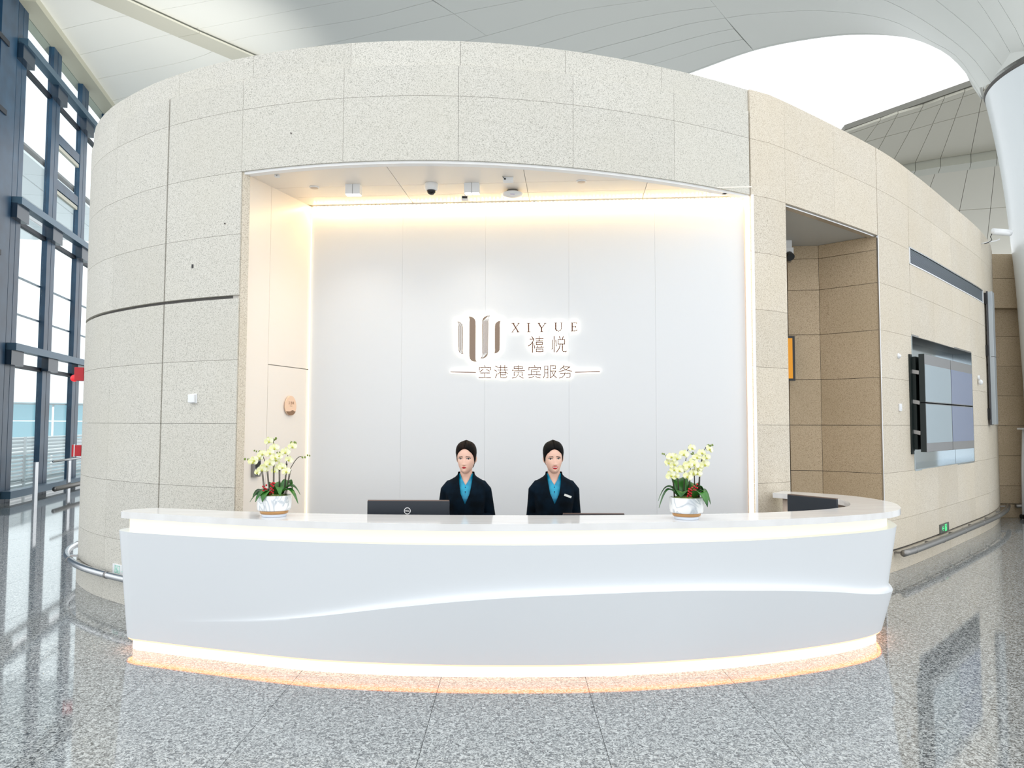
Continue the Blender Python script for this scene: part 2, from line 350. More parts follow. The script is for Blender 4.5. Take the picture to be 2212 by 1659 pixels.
# niche ceiling, panel by panel
nc = ob('ceiling_niche', MB().prism([tuple(DRUM.o(uL + (uR - uL) * i / 40, -0.03)) for i in range(41)] + [tuple(Cn + (0.02, 0.1)), tuple(B + (-.02, 0.1))], ZS + 0.012, ZS + 0.2, 'z').mesh(GAPM), kind='structure')
def front_at(a):
    """front edge of the niche ceiling: where the normal line from the back wall at a meets the drum curve"""
    o = B + bd * a; best = None
    for u in np.linspace(uL, uR, 220):
        q = DRUM.o(u, -0.10) - o; s = abs(q @ bd)
        if best is None or s < best[0]: best = (s, q @ bn)
    return best[1]
ca = [-0.32, 1.15, 2.42, 3.62, BL]
for i in range(4):
    for (r0, r1) in ((0, .34), (.34, .66), (.66, None)):
        n = 10; P = []; Q = []
        for k in range(n + 1):
            a = ca[i] + .0025 + (ca[i + 1] - ca[i] - .005) * k / n; ff = front_at(a)
            if i == 0:     # follow the slanted left wall
                lim = (a / -0.32) * LL * 0.98 if a < 0 else 0
                lo = max(r0, lim)
            else: lo = r0
            hi = ff if r1 is None else min(r1, ff)
            if hi < lo: hi = lo
            P.append(B + bd * a + bn * (lo + .0025)); Q.append(B + bd * a + bn * (hi - .0025))
        vs = []; fs = []
        for k in range(n + 1):
            for z in (ZS, ZS + .011): vs += [(P[k][0], P[k][1], z), (Q[k][0], Q[k][1], z)]
        for k in range(n):
            a = 4 * k; fs += [(a, a + 4, a + 5, a + 1), (a + 2, a + 3, a + 7, a + 6), (a + 1, a + 5, a + 7, a + 3), (a, a + 2, a + 6, a + 4)]
        fs += [(0, 1, 3, 2), (4 * n, 4 * n + 2, 4 * n + 3, 4 * n + 1)]
        if max(np.linalg.norm(Q[k] - P[k]) for k in range(n + 1)) > 0.05: ob('ceiling_panel', fixn(mesh(vs, fs, NICHEC)), nc)
# cove light: profile, diffuser and row of chips
cv = empty('cove_light_strip', 'warm glowing LED strip along the top of the white sign wall', 'light', (B[0] + bn[0] * .045, B[1] + bn[1] * .045, ZS - 0.004), math.atan2(bd[1], bd[0]))
build('profile', MB().box(0.03, BL - .03, -0.012, 0.012, -0.012, 0.004), STEEL, cv)
chips = MB()
for k in range(112):
    x = 0.05 + (BL - .1) * k / 111; chips.box(x - .009, x + .009, -0.009, 0.012, -0.020, -0.012)
build('light_chips', chips, mat('chip_led', (255, 220, 160), 0.5, emit=(255, 218, 156), es=78), cv, kind='stuff')
# bright vertical edge light on the right, faint one in the left corner
ev = tag(build('edge_light', MB().beam((2.462, 7.66, ZS / 2), (2.462, 7.66, ZS / 2 + 0.001), 0.01, 0.01), LEDV), 'tall white glowing strip at the right edge of the sign wall', 'light')
ev.data = MB().box(2.448, 2.488, 7.640, 7.668, 0.02, ZS - .01).mesh(LEDV)
lv_ = tag(build('corner_light', MB().box(-2.222, -2.214, 8.066, 8.078, 0.02, ZS - .03), mat('corner_led', (255, 244, 224), .5, emit=(255, 236, 204), es=1.0)), 'thin warm glowing line in the left corner of the sign wall', 'light')
ob('trim_1', MB().box(2.490, 2.512, 7.60, 7.66, 0, ZS).mesh(WHT), kind='structure')
ob('trim_2', MB().box(2.436, 2.446, 7.66, 7.70, 0, ZS).mesh(mat('copper_line', (238, 218, 202), 0.5)), kind='structure')

# ------------------------------------------------------------------ recess to the right of the niche
R0 = DRUM.p(uA); R1 = np.array([3.66, 9.84]); R2 = np.array([4.09, 9.79]); R3 = DRUM.p(uB)
wr = ob('wall_recess', MB().beam((R0[0] - .06, R0[1] + .1, ZS / 2), (3.56, 10.0, ZS / 2), 0.1, ZS).beam((3.5, 9.95, ZS / 2), (4.2, 9.88, ZS / 2), 0.1, ZS).beam((4.15, 9.9, ZS / 2), (R3[0] + .06, R3[1] + .07, ZS / 2), 0.1, ZS).mesh(JOINT), kind='structure')
zr = [0, .64, 1.24, 1.84, 2.44, 3.04, 3.64, 4.06, 4.24]
STONE_R = noise_mat('granite_tan', [(0.34, (138, 118, 94)), (0.47, (194, 174, 146)), (0.62, (208, 190, 164))], 130, 0.75, 2, 0.25, 0.06, (1.2, (176, 158, 128), 0.4), dist=1.2)
for c, d in zip(zr[:-1], zr[1:]):
    wall_prism(R1 + (0.03, 0), R2, c + .003, d - .003, 0.03, STONE_R, 'stone_panel', wr, g=.002)
    mid = (R2 + R3) / 2
    wall_prism(R2, R3, c + .003, d - .003, 0.03, STONE_R, 'stone_panel', wr, g=.002)
    wall_prism(R0 + (0.0, 0.02), R1, c + .003, d - .003, 0.03, STONE_R, 'stone_panel', wr, g=.002)
ob('ceiling_recess', MB().prism([tuple(R0 + (0, .05)), tuple(R3 + (0, .05)), tuple(R2 + (.1, .1)), tuple(R1 + (-.1, .1))], ZS, ZS + .1, 'z').mesh(mat('recess_soffit', (176, 178, 176), 0.6)), kind='structure')
ob('trim_3', MB().beam((R3[0] - .012, R3[1] - .002, ZS / 2), (R3[0] + .0, R3[1] + .004, ZS / 2), 0.02, ZS).mesh(STEEL), kind='structure')

# ------------------------------------------------------------------ reception counter
def ray_rail(x, y, z): return atz(x, y, z)
CT = Curve([(-2.70, 6.12), (-2.92, 6.14), (-3.07, 6.03), (-3.095, 5.90), (-3.0, 5.80), (-2.86, 5.735), (-2.13, 5.49), (-1.4, 5.31), (-.66, 5.215), (-.02, 5.195), (.63, 5.235), (1.2, 5.33), (1.81, 5.465), (2.4, 5.69), (2.86, 5.92), (3.12, 6.12), (3.27, 6.36), (3.37, 6.8), (3.28, 7.3), (2.90, 7.72)])
CB = Curve([(-2.75, 6.36), (-2.98, 6.37), (-3.12, 6.30), (-3.155, 6.19), (-3.08, 6.10), (-2.92, 6.035), (-2.19, 5.79), (-1.45, 5.575), (-.69, 5.475), (-.06, 5.455), (.55, 5.475), (1.12, 5.55), (1.72, 5.69), (2.27, 5.88), (2.72, 6.08), (3.02, 6.27), (3.19, 6.48), (3.28, 6.85), (3.2, 7.3), (2.86, 7.68)])
NS = len(CT.S)
wx = [261, 347, 479, 640, 760, 900, 1050, 1200, 1350, 1450, 1600, 1711, 1821, 1877, 1925]
wz = [.285, .285, .335, .413, .492, .568, .625, .652, .660, .660, .638, .60, .535, .485, .42]
kx = [400, 560, 700, 860, 1050, 1600, 1925, 1990]; kv = [0, .03, .09, .20, .28, .32, .30, .3]
def bodygrid(lo_off=0.0, nup=34, nlo=20):
    rows = []
    for i in range(NS):
        t = CT.S[i]; b = CB.S[i]; m = (t + b) / 2
        px = CX + F * m[0] / m[1]
        if i > NS * 0.86: px = 1925
        zw = float(np.mean([np.interp(px + e, wx, wz) for e in np.linspace(-90, 90, 13)])); k = float(np.mean([np.interp(px + e, kx, kv) for e in np.linspace(-90, 90, 13)]))
        if i < NS * 0.2: k = 0
        col = []
        for j in range(nup + nlo + 1):
            if j <= nup:
                s = j / nup; s = 1 - (1 - s) ** 1.5; z = 1.0 + (zw - 1.0) * s; v = (1 - z) / .9
                g = v - k * math.exp(-(z - zw) / 0.014)
            else:
                s = (j - nup) / nlo; z = zw + (0.10 - zw) * s; v = (1 - z) / .9
                g = v - k * (1 - s)
            if j == 0: g = 0
            q = t + (b - t) * g; col.append((q[0], q[1], z))
        rows.append(col)
    return rows
R = bodygrid(); nr = len(R[0]); vs = [p for c in R for p in c]; fs = []
for i in range(NS - 1):
    for j in range(nr - 1): a = i * nr + j; fs.append((a, a + 1, a + nr + 1, a + nr))
# inner skin
off = len(vs)
def inner(Cv, i, k):
    u = Cv.U[i]; return Cv.o(u, -k)
for i in range(NS):
    p = inner(CT, i, 0.11); q = inner(CB, i, 0.11)
    vs += [(p[0], p[1], 1.0), (q[0], q[1], 0.10)]
for i in range(NS - 1):
    a = i * nr; b = off + 2 * i
    fs += [(a, a + nr, b + 2, b), (a + nr - 1, b + 1, b + 3, a + 2 * nr - 1), (b, b + 2, b + 3, b + 1)]
for i in (0, NS - 1):
    a = i * nr; b = off + 2 * i; f = list(range(a, a + nr)) + [b + 1, b]; fs.append(tuple(f))
counter = empty('reception_counter', 'long curved white reception counter with a raised wave ledge and glowing bands', 'counter', (0, 5.6, 0))
def cpart(name, me, m=None, smooth=False, par=counter, kind=None):
    for v in me.vertices: v.co.y -= 5.6
    o = ob(name, me, par, kind=kind); return o
me = fixn(mesh(vs, fs, WHITE, True)); body = cpart('body', me)
md = body.modifiers.new('e', 'EDGE_SPLIT'); md.split_angle = math.radians(50)
def strip_between(Cv, k0, k1, z0, z1, m, Cz=None, i0=0, i1=None):
    mb = MB(); v = []; f = []; i1 = i1 or NS; n = i1 - i0
    for i in range(i0, i1):
        u = Cv.U[i]; a = Cv.o(u, k0); b = Cv.o(u, k1)
        v += [(a[0], a[1], z0), (b[0], b[1], z0), (b[0], b[1], z1), (a[0], a[1], z1)]
    for i in range(n - 1):
        for k in range(4): f.append((4 * i + k, 4 * i + (k + 1) % 4, 4 * i + 4 + (k + 1) % 4, 4 * i + 4 + k))
    f += [(0, 1, 2, 3), (4 * n - 1, 4 * n - 2, 4 * n - 3, 4 * n - 4)]
    return fixn(mesh(v, f, m, True))
o = cpart('glow_band', strip_between(CT, -0.105, -0.072, 0.99, 1.102, LEDC)); o['label'] = 'cream glowing band under the top'
o.modifiers.new('e', 'EDGE_SPLIT').split_angle = math.radians(40)
o = cpart('glowing_plinth', strip_between(CB, -0.11, -0.045, 0.0, 0.10, LEDP)); o['label'] = 'white glowing plinth at the floor'
o.modifiers.new('e', 'EDGE_SPLIT').split_angle = math.radians(40)
o = cpart('amber_light_strip', strip_between(CB, -0.030, -0.012, 0.086, 0.0985, LEDO))
o.modifiers.new('e', 'EDGE_SPLIT').split_angle = math.radians(40)
# top slab
SO = Curve([(-2.95, 6.07), (-3.04, 6.02), (-3.075, 5.93), (-3.06, 5.85), (-2.95, 5.785), (-2.71, 5.695), (-2.29, 5.54), (-1.81, 5.38), (-1.2, 5.245), (-.53, 5.175), (-.02, 5.175), (.64, 5.235), (1.66, 5.40), (2.02, 5.50), (2.43, 5.645), (2.88, 5.87), (3.15, 6.09), (3.31, 6.36), (3.42, 6.75), (3.35, 7.25), (3.08, 7.60), (2.83, 7.80)])
SI = Curve([(-2.91, 6.09), (-2.86, 6.085), (-2.80, 6.07), (-2.7, 6.05), (-2.55, 6.01), (-2.35, 5.94), (-1.97, 5.84), (-1.6, 5.77), (-1.19, 5.72), (-.6, 5.68), (-.02, 5.67), (.69, 5.69), (1.55, 5.80), (1.9, 5.87), (2.25, 5.985), (2.55, 6.12), (2.83, 6.33), (2.96, 6.52), (3.05, 6.80), (3.03, 7.05), (2.86, 7.36), (2.66, 7.60)])
v = []; f = []
for i in range(len(SO.S)):
    a = SO.S[i]; b = SI.S[i]; v += [(a[0], a[1], 1.10), (b[0], b[1], 1.10), (b[0], b[1], 1.15), (a[0], a[1], 1.15)]
n = len(SO.S)
for i in range(n - 1):
    for k in range(4): f.append((4 * i + k, 4 * i + (k + 1) % 4, 4 * i + 4 + (k + 1) % 4, 4 * i + 4 + k))
f += [(0, 1, 2, 3), (4 * n - 1, 4 * n - 2, 4 * n - 3, 4 * n - 4)]
sl = cpart('top_slab', fixn(mesh(v, f, SLABM)))
bv = sl.modifiers.new('b', 'BEVEL'); bv.width = 0.005; bv.segments = 2; bv.limit_method = 'ANGLE'
# staff side: inner panel and work surface
v = []; f = []
for i in range(int(NS * .27), NS):
    a = CT.o(CT.U[i], -0.20); b = CB.o(CB.U[i], -0.16); a2 = CT.o(CT.U[i], -0.112); b2 = CB.o(CB.U[i], -0.112)
    v += [(b2[0], b2[1], .02), (b[0], b[1], .02), (a[0], a[1], 1.10), (a2[0], a2[1], 1.10)]
n = len(v) // 4
for i in range(n - 1):
    for k in range(4): f.append((4 * i + k, 4 * i + (k + 1) % 4, 4 * i + 4 + (k + 1) % 4, 4 * i + 4 + k))
f += [(0, 1, 2, 3), (4 * n - 1, 4 * n - 2, 4 * n - 3, 4 * n - 4)]
cpart('back_panel', fixn(mesh(v, f, mat('inner_panel', (206, 190, 176), 0.3), True)))
v = []; f = []
for i in range(int(NS * .27), int(NS * .93)):
    u = CT.U[i]; a = CT.o(u, -0.2); b = CT.o(u, -0.72); v += [(a[0], a[1], .72), (b[0], b[1], .72), (b[0], b[1], .75), (a[0], a[1], .75)]
n = len(v) // 4
for i in range(n - 1):
    for k in range(4): f.append((4 * i + k, 4 * i + (k + 1) % 4, 4 * i + 4 + (k + 1) % 4, 4 * i + 4 + k))
f += [(0, 1, 2, 3), (4 * n - 1, 4 * n - 2, 4 * n - 3, 4 * n - 4)]
cpart('work_surface', fixn(mesh(v, f, mat('desk_laminate', (120, 90, 70), 0.4))))

# ------------------------------------------------------------------ hall ceiling with trumpet column
C0 = np.array([11.3, 13.6])
def zroof(x, y):
    r = math.hypot(x - C0[0], y - C0[1]); return 12 - 3.5 * math.exp(-max(r - 2.05, 0) / 1.6)
def onroof(px, py, lower=0.0):
    d = ray(px, py)
    if d[2] < 0.02: d[2] = 0.02
    t = 3.0; st = 0.1; prev = t
    while t < 120:
        x, y, z = d[0] * t, d[1] * t, HC + d[2] * t
        if z >= zroof(x, y): break
        prev = t; t += 0.15
    lo, hi = prev, t
    for _ in range(18):
        m = (lo + hi) / 2
        if HC + d[2] * m >= zroof(d[0] * m, d[1] * m): hi = m
        else: lo = m
    return (d[0] * hi, d[1] * hi, HC + d[2] * hi - lower)
arcs = {
 'k': [(0, -150, -250), (1, -80, -200), (1.15, 0, -215), (2, 600, -560), (3, 1200, -820), (3.5, 1900, -850), (3.75, 2300, -500), (4, 2370, 150)],
 'j': [(0, -20, -80), (1, 60, -78), (1.15, 130, -92), (2, 700, -280), (3, 1280, -480), (3.5, 1900, -520), (3.75, 2200, -300), (4, 2310, 150)],
 'i': [(0, 57, 8), (1, 160, -28), (1.15, 225, -35), (2, 800, -160), (3, 1350, -300), (3.5, 1900, -340), (3.75, 2130, -200), (4, 2270, 152)],
 'h': [(0, 92, 72), (1, 285, 30), (1.15, 340, 21), (1.4, 450, 0), (2, 850, -80), (3, 1400, -200), (3.5, 1900, -230), (3.75, 2090, -120), (3.85, 2158, 0), (3.93, 2200, 70), (4, 2235, 150)],
 'g': [(0, 140, 124), (1, 385, 69), (1.15, 431, 60), (1.6, 740, 0), (2, 900, -25), (3, 1450, -130), (3.4, 1800, -150), (3.6, 1980, -110), (3.75, 2060, -60), (3.85, 2114, 0), (3.93, 2160, 70), (4, 2206, 152)],
 'f2': [(0, 190, 174), (1, 470, 104), (1.15, 494, 88), (1.6, 786, 38), (2, 935, 0), (3, 1470, -100), (3.4, 1800, -112), (3.6, 1965, -80), (3.75, 2043, -30), (3.86, 2112, 35), (4, 2193, 155)],
 'f': [(0, 232, 219), (.3, 300, 201), (1, 525, 128), (1.15, 568, 120), (1.6, 735, 87), (2, 981, 28), (2.3, 1120, 0), (3, 1490, -70), (3.4, 1800, -75), (3.6, 1950, -50), (3.75, 2026, 0), (3.87, 2110, 71), (4, 2180, 159)],
 'e': [(0, 250, 250), (1, 590, 175), (1.15, 650, 170), (2, 1051, 75), (2.25, 1140, 50), (2.5, 1250, 20), (2.7, 1390, 0), (3, 1518, -22), (3.3, 1750, -40), (3.5, 1860, -20), (3.6, 1918, 0), (3.8, 2040, 71), (3.9, 2100, 120), (4, 2145, 179)],
 'd': [(0, 262, 268), (1, 600, 205), (1.15, 660, 205), (2, 1090, 117), (2.35, 1286, 60), (2.65, 1400, 33), (3, 1547, 12), (3.4, 1790, -5), (3.65, 1980, 45), (3.85, 2080, 118), (4, 2133, 184)],
 'c': [(0, 270, 280), (1, 610, 225), (1.15, 670, 225), (2, 1130, 148), (2.35, 1286, 104), (2.6, 1400, 74), (2.85, 1500, 47), (3, 1567, 37), (3.2, 1634, 28), (3.4, 1770, 21), (3.65, 1939, 47), (3.78, 2010, 85), (3.9, 2074, 125), (4, 2119, 189)],
 'b': [(0, 280, 290), (1, 620, 250), (1.15, 680, 250), (2, 1180, 170), (2.5, 1367, 118), (3, 1585, 60), (3.4, 1790, 40), (3.65, 1950, 60), (3.85, 2060, 130), (4, 2120, 195)],
 'a': [(0, 290, 300), (1, 630, 280), (1.15, 690, 280), (2, 1225, 190), (2.5, 1431, 131), (3, 1605, 83), (3.4, 1820, 55), (3.65, 1960, 70), (3.85, 2070, 140), (4, 2122, 200)],
 'r': [(0, 300, 330), (1, 640, 330), (1.15, 700, 330), (2, 1260, 235), (2.6, 1400, 187), (2.8, 1505, 148), (3, 1626, 105), (3.2, 1740, 81), (3.4, 1850, 70), (3.55, 1930, 74), (3.7, 2000, 91), (3.8, 2050, 117), (3.9, 2092, 160), (4, 2124, 209)]}
order = ['k', 'j', 'i', 'h', 'g', 'f2', 'f', 'e', 'd', 'c', 'b', 'a', 'r']
def arcp(nm, s):
    a = np.array(arcs[nm], float); S = a[:, 0]
    i = min(max(int(np.searchsorted(S, s)) - 1, 0), len(S) - 2)
    def tang(k, c):
        if k == 0: return (a[1, c] - a[0, c]) / (S[1] - S[0])
        if k == len(S) - 1: return (a[k, c] - a[k - 1, c]) / (S[k] - S[k - 1])
        d0 = (a[k, c] - a[k - 1, c]) / (S[k] - S[k - 1]); d1 = (a[k + 1, c] - a[k, c]) / (S[k + 1] - S[k])
        w = (S[k + 1] - S[k]) / (S[k + 1] - S[k - 1]); return d0 * w + d1 * (1 - w)
    h = S[i + 1] - S[i]; t = (s - S[i]) / h; out = []
    for c in (1, 2):
        out.append((2 * t ** 3 - 3 * t ** 2 + 1) * a[i, c] + (t ** 3 - 2 * t ** 2 + t) * h * tang(i, c) + (3 * t ** 2 - 2 * t ** 3) * a[i + 1, c] + (t ** 3 - t ** 2) * h * tang(i + 1, c))
    return out
ceil = None
segs = [(0, 1, 8, 'L'), (1, 1.15, 2, 'B'), (1.15, 2, 8, 'M'), (2, 3, 10, 'M'), (3, 4, 26, 'R')]
def roofpatch(n0, n1, s0, s1, ns, lower, gx=0.0012, gs=0.004, nt=4):
    vs = []; fs = []
    for i in range(ns + 1):
        s = s0 + gs + (s1 - s0 - 2 * gs) * i / ns; p = arcp(n0, s); q = arcp(n1, s); L = math.hypot(q[0] - p[0], q[1] - p[1]); e = min(0.5 / max(L, 1), 0.3)
        if s < 3.2 or True:
            for j in range(nt + 1):
                t = e + (1 - 2 * e) * j / nt
                if n1 == 'r': t = e + (1 - e) * j / nt
                v = onroof(p[0] + (q[0] - p[0]) * t, p[1] + (q[1] - p[1]) * t, lower); vs.append(v)
    m = nt + 1
    for i in range(ns):
        for j in range(nt): a = i * m + j; fs.append((a, a + 1, a + m + 1, a + m))
    return vs, fs
v, f = roofpatch('k', 'r', 0, 3.93, 90, -0.10, nt=30)
ceil = ob('ceiling', mesh(v, f, JOINT, True), kind='structure')
for si, (s0, s1, ns, kd) in enumerate(segs):
    names = order
    if kd == 'L': names = [x for x in order if x not in ('d', 'c', 'b', 'a')]
    if si == 1:
        for n0, n1 in (('k', 'i'), ('i', 'g'), ('g', 'f'), ('f', 'e'), ('e', 'r')):
            v, f = roofpatch(n0, n1, s0 - .03, s1 + .03, 6, 0.0, gs=0, nt=10); ob('ceiling_panel', mesh(v, f, CEILM, True), ceil)
        names = ['k', 'i', 'g', 'f', 'r']
    if si == 2: names = [x for x in order if x not in ('d', 'c', 'b', 'a')]
    if si == 3: names = [x for x in order if x not in ('f2',)]
    if kd == 'R': names = ['k', 'j', 'i', 'h', 'g', 'f', 'e', 'c', 'r']
    for n0, n1 in zip(names[:-1], names[1:]):
        v, f = roofpatch(n0, n1, s0, s1, ns, 0.12 if kd == 'B' else 0.0, gs=0.0 if kd == 'B' else (0.0012 if kd == 'R' else .001))
        me = mesh(v, f, CEILB if kd == 'B' else CEILM, True)
        o = ob('ceiling_beam' if kd == 'B' else 'ceiling_panel', me, ceil)
        m = o.modifiers.new('s', 'SOLIDIFY'); m.thickness = 0.05; m.offset = 0; o.modifiers.new('e', 'EDGE_SPLIT').split_angle = math.radians(45)
# backing above the joints
for n0, n1 in (('c', 'b'), ('b', 'a'), ('a', 'r')):
    v, f = roofpatch(n0, n1, 2.93, 3.07, 6, -0.035, gs=0, gx=0, nt=4); ob('joint_cover', mesh(v, f, JOINTS, True), ceil)
# rim fascia of the roof opening
v = []; f = []
for i in range(71):
    p = arcp('r', 2.0 + 2.0 * i / 70); q = onroof(*p); v += [(q[0], q[1], q[2] - .03), (q[0], q[1], q[2] + .35)]
for i in range(70): f.append((2 * i, 2 * i + 2, 2 * i + 3, 2 * i + 1))
o = ob('opening_rim', mesh(v, f, CEILM, True), ceil); m = o.modifiers.new('s', 'SOLIDIFY'); m.thickness = 0.08
# column
colm = empty('trumpet_column', 'huge round white column that flares out into the ceiling at the right', 'column', (C0[0], C0[1], 0))
def rcol(z): return 1.56 + 0.10 * min(max((z - 2.5) / 3, 0), 1) + 0.39 * max(0, (z - 4.2) / 4.3) ** 2.0
build('shaft', MB().lathe([(rcol(8.46 * i / 40), 8.46 * i / 40) for i in range(41)], 96), COLW, colm, True).modifiers.new('e', 'EDGE_SPLIT')
vs_ = []; fs_ = []
for i in range(9):
    r_ = 2.055 + .75 * i / 8
    for k in range(41):
        a = math.radians(-205 + 150 * k / 40); vs_.append((r_ * math.cos(a), r_ * math.sin(a), 12 - 3.5 * math.exp(-(r_ - 2.05) / 1.6) + .045))
for i in range(8):
    for k in range(40): fs_.append((i * 41 + k, i * 41 + k + 1, i * 41 + k + 42, i * 41 + k + 41))
ob('flare', mesh(vs_, fs_, CEILM, True), colm)
build('ring_joint', MB().lathe([(2.0, 8.42), (2.045, 8.43), (2.062, 8.49), (2.0, 8.50)], 96), JOINT, colm, True)
# far roof seen through the opening, beige panels at the same height, falling away
def far(px, py): x, y = atz(px, py, 10.0); return (x, y, 10.0)
FL = [((1825, 285), (1600, 560)), ((1902, 258), (1690, 560)), ((1940, 244), (1767, 560)), ((1994, 228), (1815, 560)), ((2040, 211), (1883, 560)), ((2084, 196), (1953, 560)), ((2127, 181), (2052, 560)), ((2170, 166), (2128, 560)), ((2250, 140), (2215, 560)), ((2400, 85), (2330, 560))]
rowv = [0.0, 0.035, 0.16, 0.40, 0.445, 0.72, 1.0]
fr = ob('ceiling_far', MB().prism([far(*FL[0][0])[:2], far(*FL[-1][0])[:2], far(*FL[-1][1])[:2], far(*FL[0][1])[:2]], 10.06, 10.2, 'z').mesh(mat('far_joint', (140, 138, 130), .8)), kind='structure')
CEILF = mat('far_ceiling_beige', (206, 202, 188), 0.6)
for (a, b) in zip(FL[:-1], FL[1:]):
    for r0, r1 in zip(rowv[:-1], rowv[1:]):
        P = []
        for (l, r, e) in ((a, r0, (1, 1)), (b, r0, (-1, 1)), (b, r1, (-1, -1)), (a, r1, (1, -1))):
            x = l[0][0] + (l[1][0] - l[0][0]) * r + e[0] * 0.5; y = l[0][1] + (l[1][1] - l[0][1]) * r + e[1] * 0.5
            P.append(far(x, y)[:2])
        lowr = 0.25 if (r0, r1) == (0.40, 0.445) else 0
        ob('ceiling_beam' if lowr else 'ceiling_panel', MB().prism(P, 9.99 - lowr, 10.05, 'z').mesh(CEILB if lowr else CEILF), fr)
# far stone wall behind the column
wf = ob('wall_far', MB().box(9.5, 16, 15.02, 15.3, 0, 5.3).mesh(JOINT), kind='structure')
for i in range(5):
    for c, d in zip([0, .28, .64, 1.24, 1.84, 2.44, 3.04, 3.64, 4.2, 4.8], [.27, .64, 1.24, 1.84, 2.44, 3.04, 3.64, 4.2, 4.8, 5.3]):
        ob('stone_panel', MB().box(9.55 + 1.25 * i + .003, 9.55 + 1.25 * (i + 1) - .003, 14.92 - (0.14 if c >= 4.2 else 0), 15.02, c + .003, d - .003).mesh(STONE_R), wf)

# ------------------------------------------------------------------ glass wall on the left
GA = np.array([-11.9, 17.4]); gd = np.array([-1.4, 6.2]); gd /= np.linalg.norm(gd); gn = np.array([gd[1], -gd[0]])   # gn points into the hall
def gw(px, py, k=0.0):
    p = atplane(px, py, (GA[0] + gn[0] * k, GA[1] + gn[1] * k, 0), (gn[0], gn[1], 0)); return float((p[:2] - GA) @ gd), float(p[2])
def gpt(w, k, z): q = GA + gd * w + gn * k; return (q[0], q[1], z)
def gbox(mb, w0, w1, k0, k1, z0, z1):
    P = [gpt(w0, k0, z0), gpt(w1, k0, z0), gpt(w1, k1, z0), gpt(w0, k1, z0)]; Q = [(p[0], p[1], z1) for p in P]
    return mb.add(P + Q, [(0, 3, 2, 1), (4, 5, 6, 7), (0, 1, 5, 4), (1, 2, 6, 5), (2, 3, 7, 6), (3, 0, 4, 7)])
win = ob('window_1', gbox(MB(), -0.5, 16, -0.2, 0.5, 11.8, 12.25).mesh(mat('window_head', (176, 176, 160), 0.5)), kind='structure')
FINW = 0.54; FIND = 0.13
wm = [gw(76, 900)[0], gw(143, 900)[0]]; pitch = wm[1] - wm[0]
ws = [wm[0] - pitch + 0.0] + [wm[0] + pitch * k for k in range(0, 6)]
GLASS = D.materials.new('glass'); GLASS.use_nodes = True; nt = GLASS.node_tree; nt.nodes.clear()
go = nt.nodes.new('ShaderNodeOutputMaterial'); gm = nt.nodes.new('ShaderNodeMixShader'); gt = nt.nodes.new('ShaderNodeBsdfTransparent'); gg = nt.nodes.new('ShaderNodeBsdfGlossy')
gt.inputs[0].default_value = (0.93, 0.98, 0.99, 1); gg.inputs['Roughness'].default_value = 0.02; gm.inputs[0].default_value = 0.08
nt.links.new(gt.outputs[0], gm.inputs[1]); nt.links.new(gg.outputs[0], gm.inputs[2]); nt.links.new(gm.outputs[0], go.inputs[0])
trans = [0.10, 3.52, 6.95, 10.75]
for w in ws:
    ob('mullion', gbox(MB(), w, w + 0.26, 0.0, FIND, 0, 11.8).mesh(BLUE), win)
    ob('mullion_face', gbox(MB(), w + 0.285, w + FINW, 0.0, FIND, 0, 11.8).mesh(BLUE), win)
    ob('gasket', gbox(MB(), w + 0.26, w + 0.285, 0.0, FIND - .03, 0, 11.8).mesh(DARK), win)
    for z in trans[1:]: ob('bracket', gbox(MB(), w - .08, w + FINW + .05, FIND, FIND + .16, z - .34, z).mesh(mat('bracket_dark', (24, 44, 62), 0.25)), win)
for a, b in zip(ws[:-1], ws[1:]):
    for z in trans:
        ob('transom', gbox(MB(), a, b, FIND + .01, FIND + .22, z, z + 0.17).mesh(BLUEL), win)
        if z > 1: ob('transom', gbox(MB(), a + FINW, b, 0.0, 0.10, z - 0.36, z - .26).mesh(DARK), win)
    for z0, z1 in zip([0.15] + [z + .1 for z in trans[1:]], [z - .05 for z in trans[1:]] + [11.8]):
        ob('pane', gbox(MB(), a + FINW, b, 0.03, 0.05, z0, z1).mesh(GLASS), win)
    for z in (4.45, 5.35): ob('glazing_bar', gbox(MB(), a + FINW, b, -0.03, 0.02, z, z + .04).mesh(BLUE), win)
for k, (a, b) in enumerate(zip(ws[:-1], ws[1:])):
    if k % 2 == 0: continue
    for z in (8.15, 9.4): ob('transom', gbox(MB(), a + FINW, b, 0.0, 0.12, z, z + .26).mesh(BLUE), win); ob('blind_box', gbox(MB(), a + FINW, b, 0.02, 0.1, z - .12, z - .02).mesh(CEILB), win)
# hall steel column at the left edge
sp = atz(11, 1085, 0)
sc_ = empty('steel_column', 'tall blue steel box column at the left edge of the photo', 'column', (sp[0], sp[1], 0), math.atan2(gd[1], gd[0]))
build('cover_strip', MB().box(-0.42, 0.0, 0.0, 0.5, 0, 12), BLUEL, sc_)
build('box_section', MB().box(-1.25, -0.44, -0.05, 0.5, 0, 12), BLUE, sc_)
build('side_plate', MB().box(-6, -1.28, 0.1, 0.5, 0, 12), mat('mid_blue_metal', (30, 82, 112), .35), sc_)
build('seam', MB().box(-0.44, -0.42, 0.0, 0.1, 0, 12), DARK, sc_)
for z in (2.9, 5.6, 8.8, 10.4): build('band', MB().box(-2.6, -.9, -0.08, 0.3, z, z + .12), DARK, sc_)
for z in (3.4, 7.8, 10.9): build('joint', MB().box(-0.42, 0.003, -0.003, 0.4, z, z + .02), DARK, sc_)
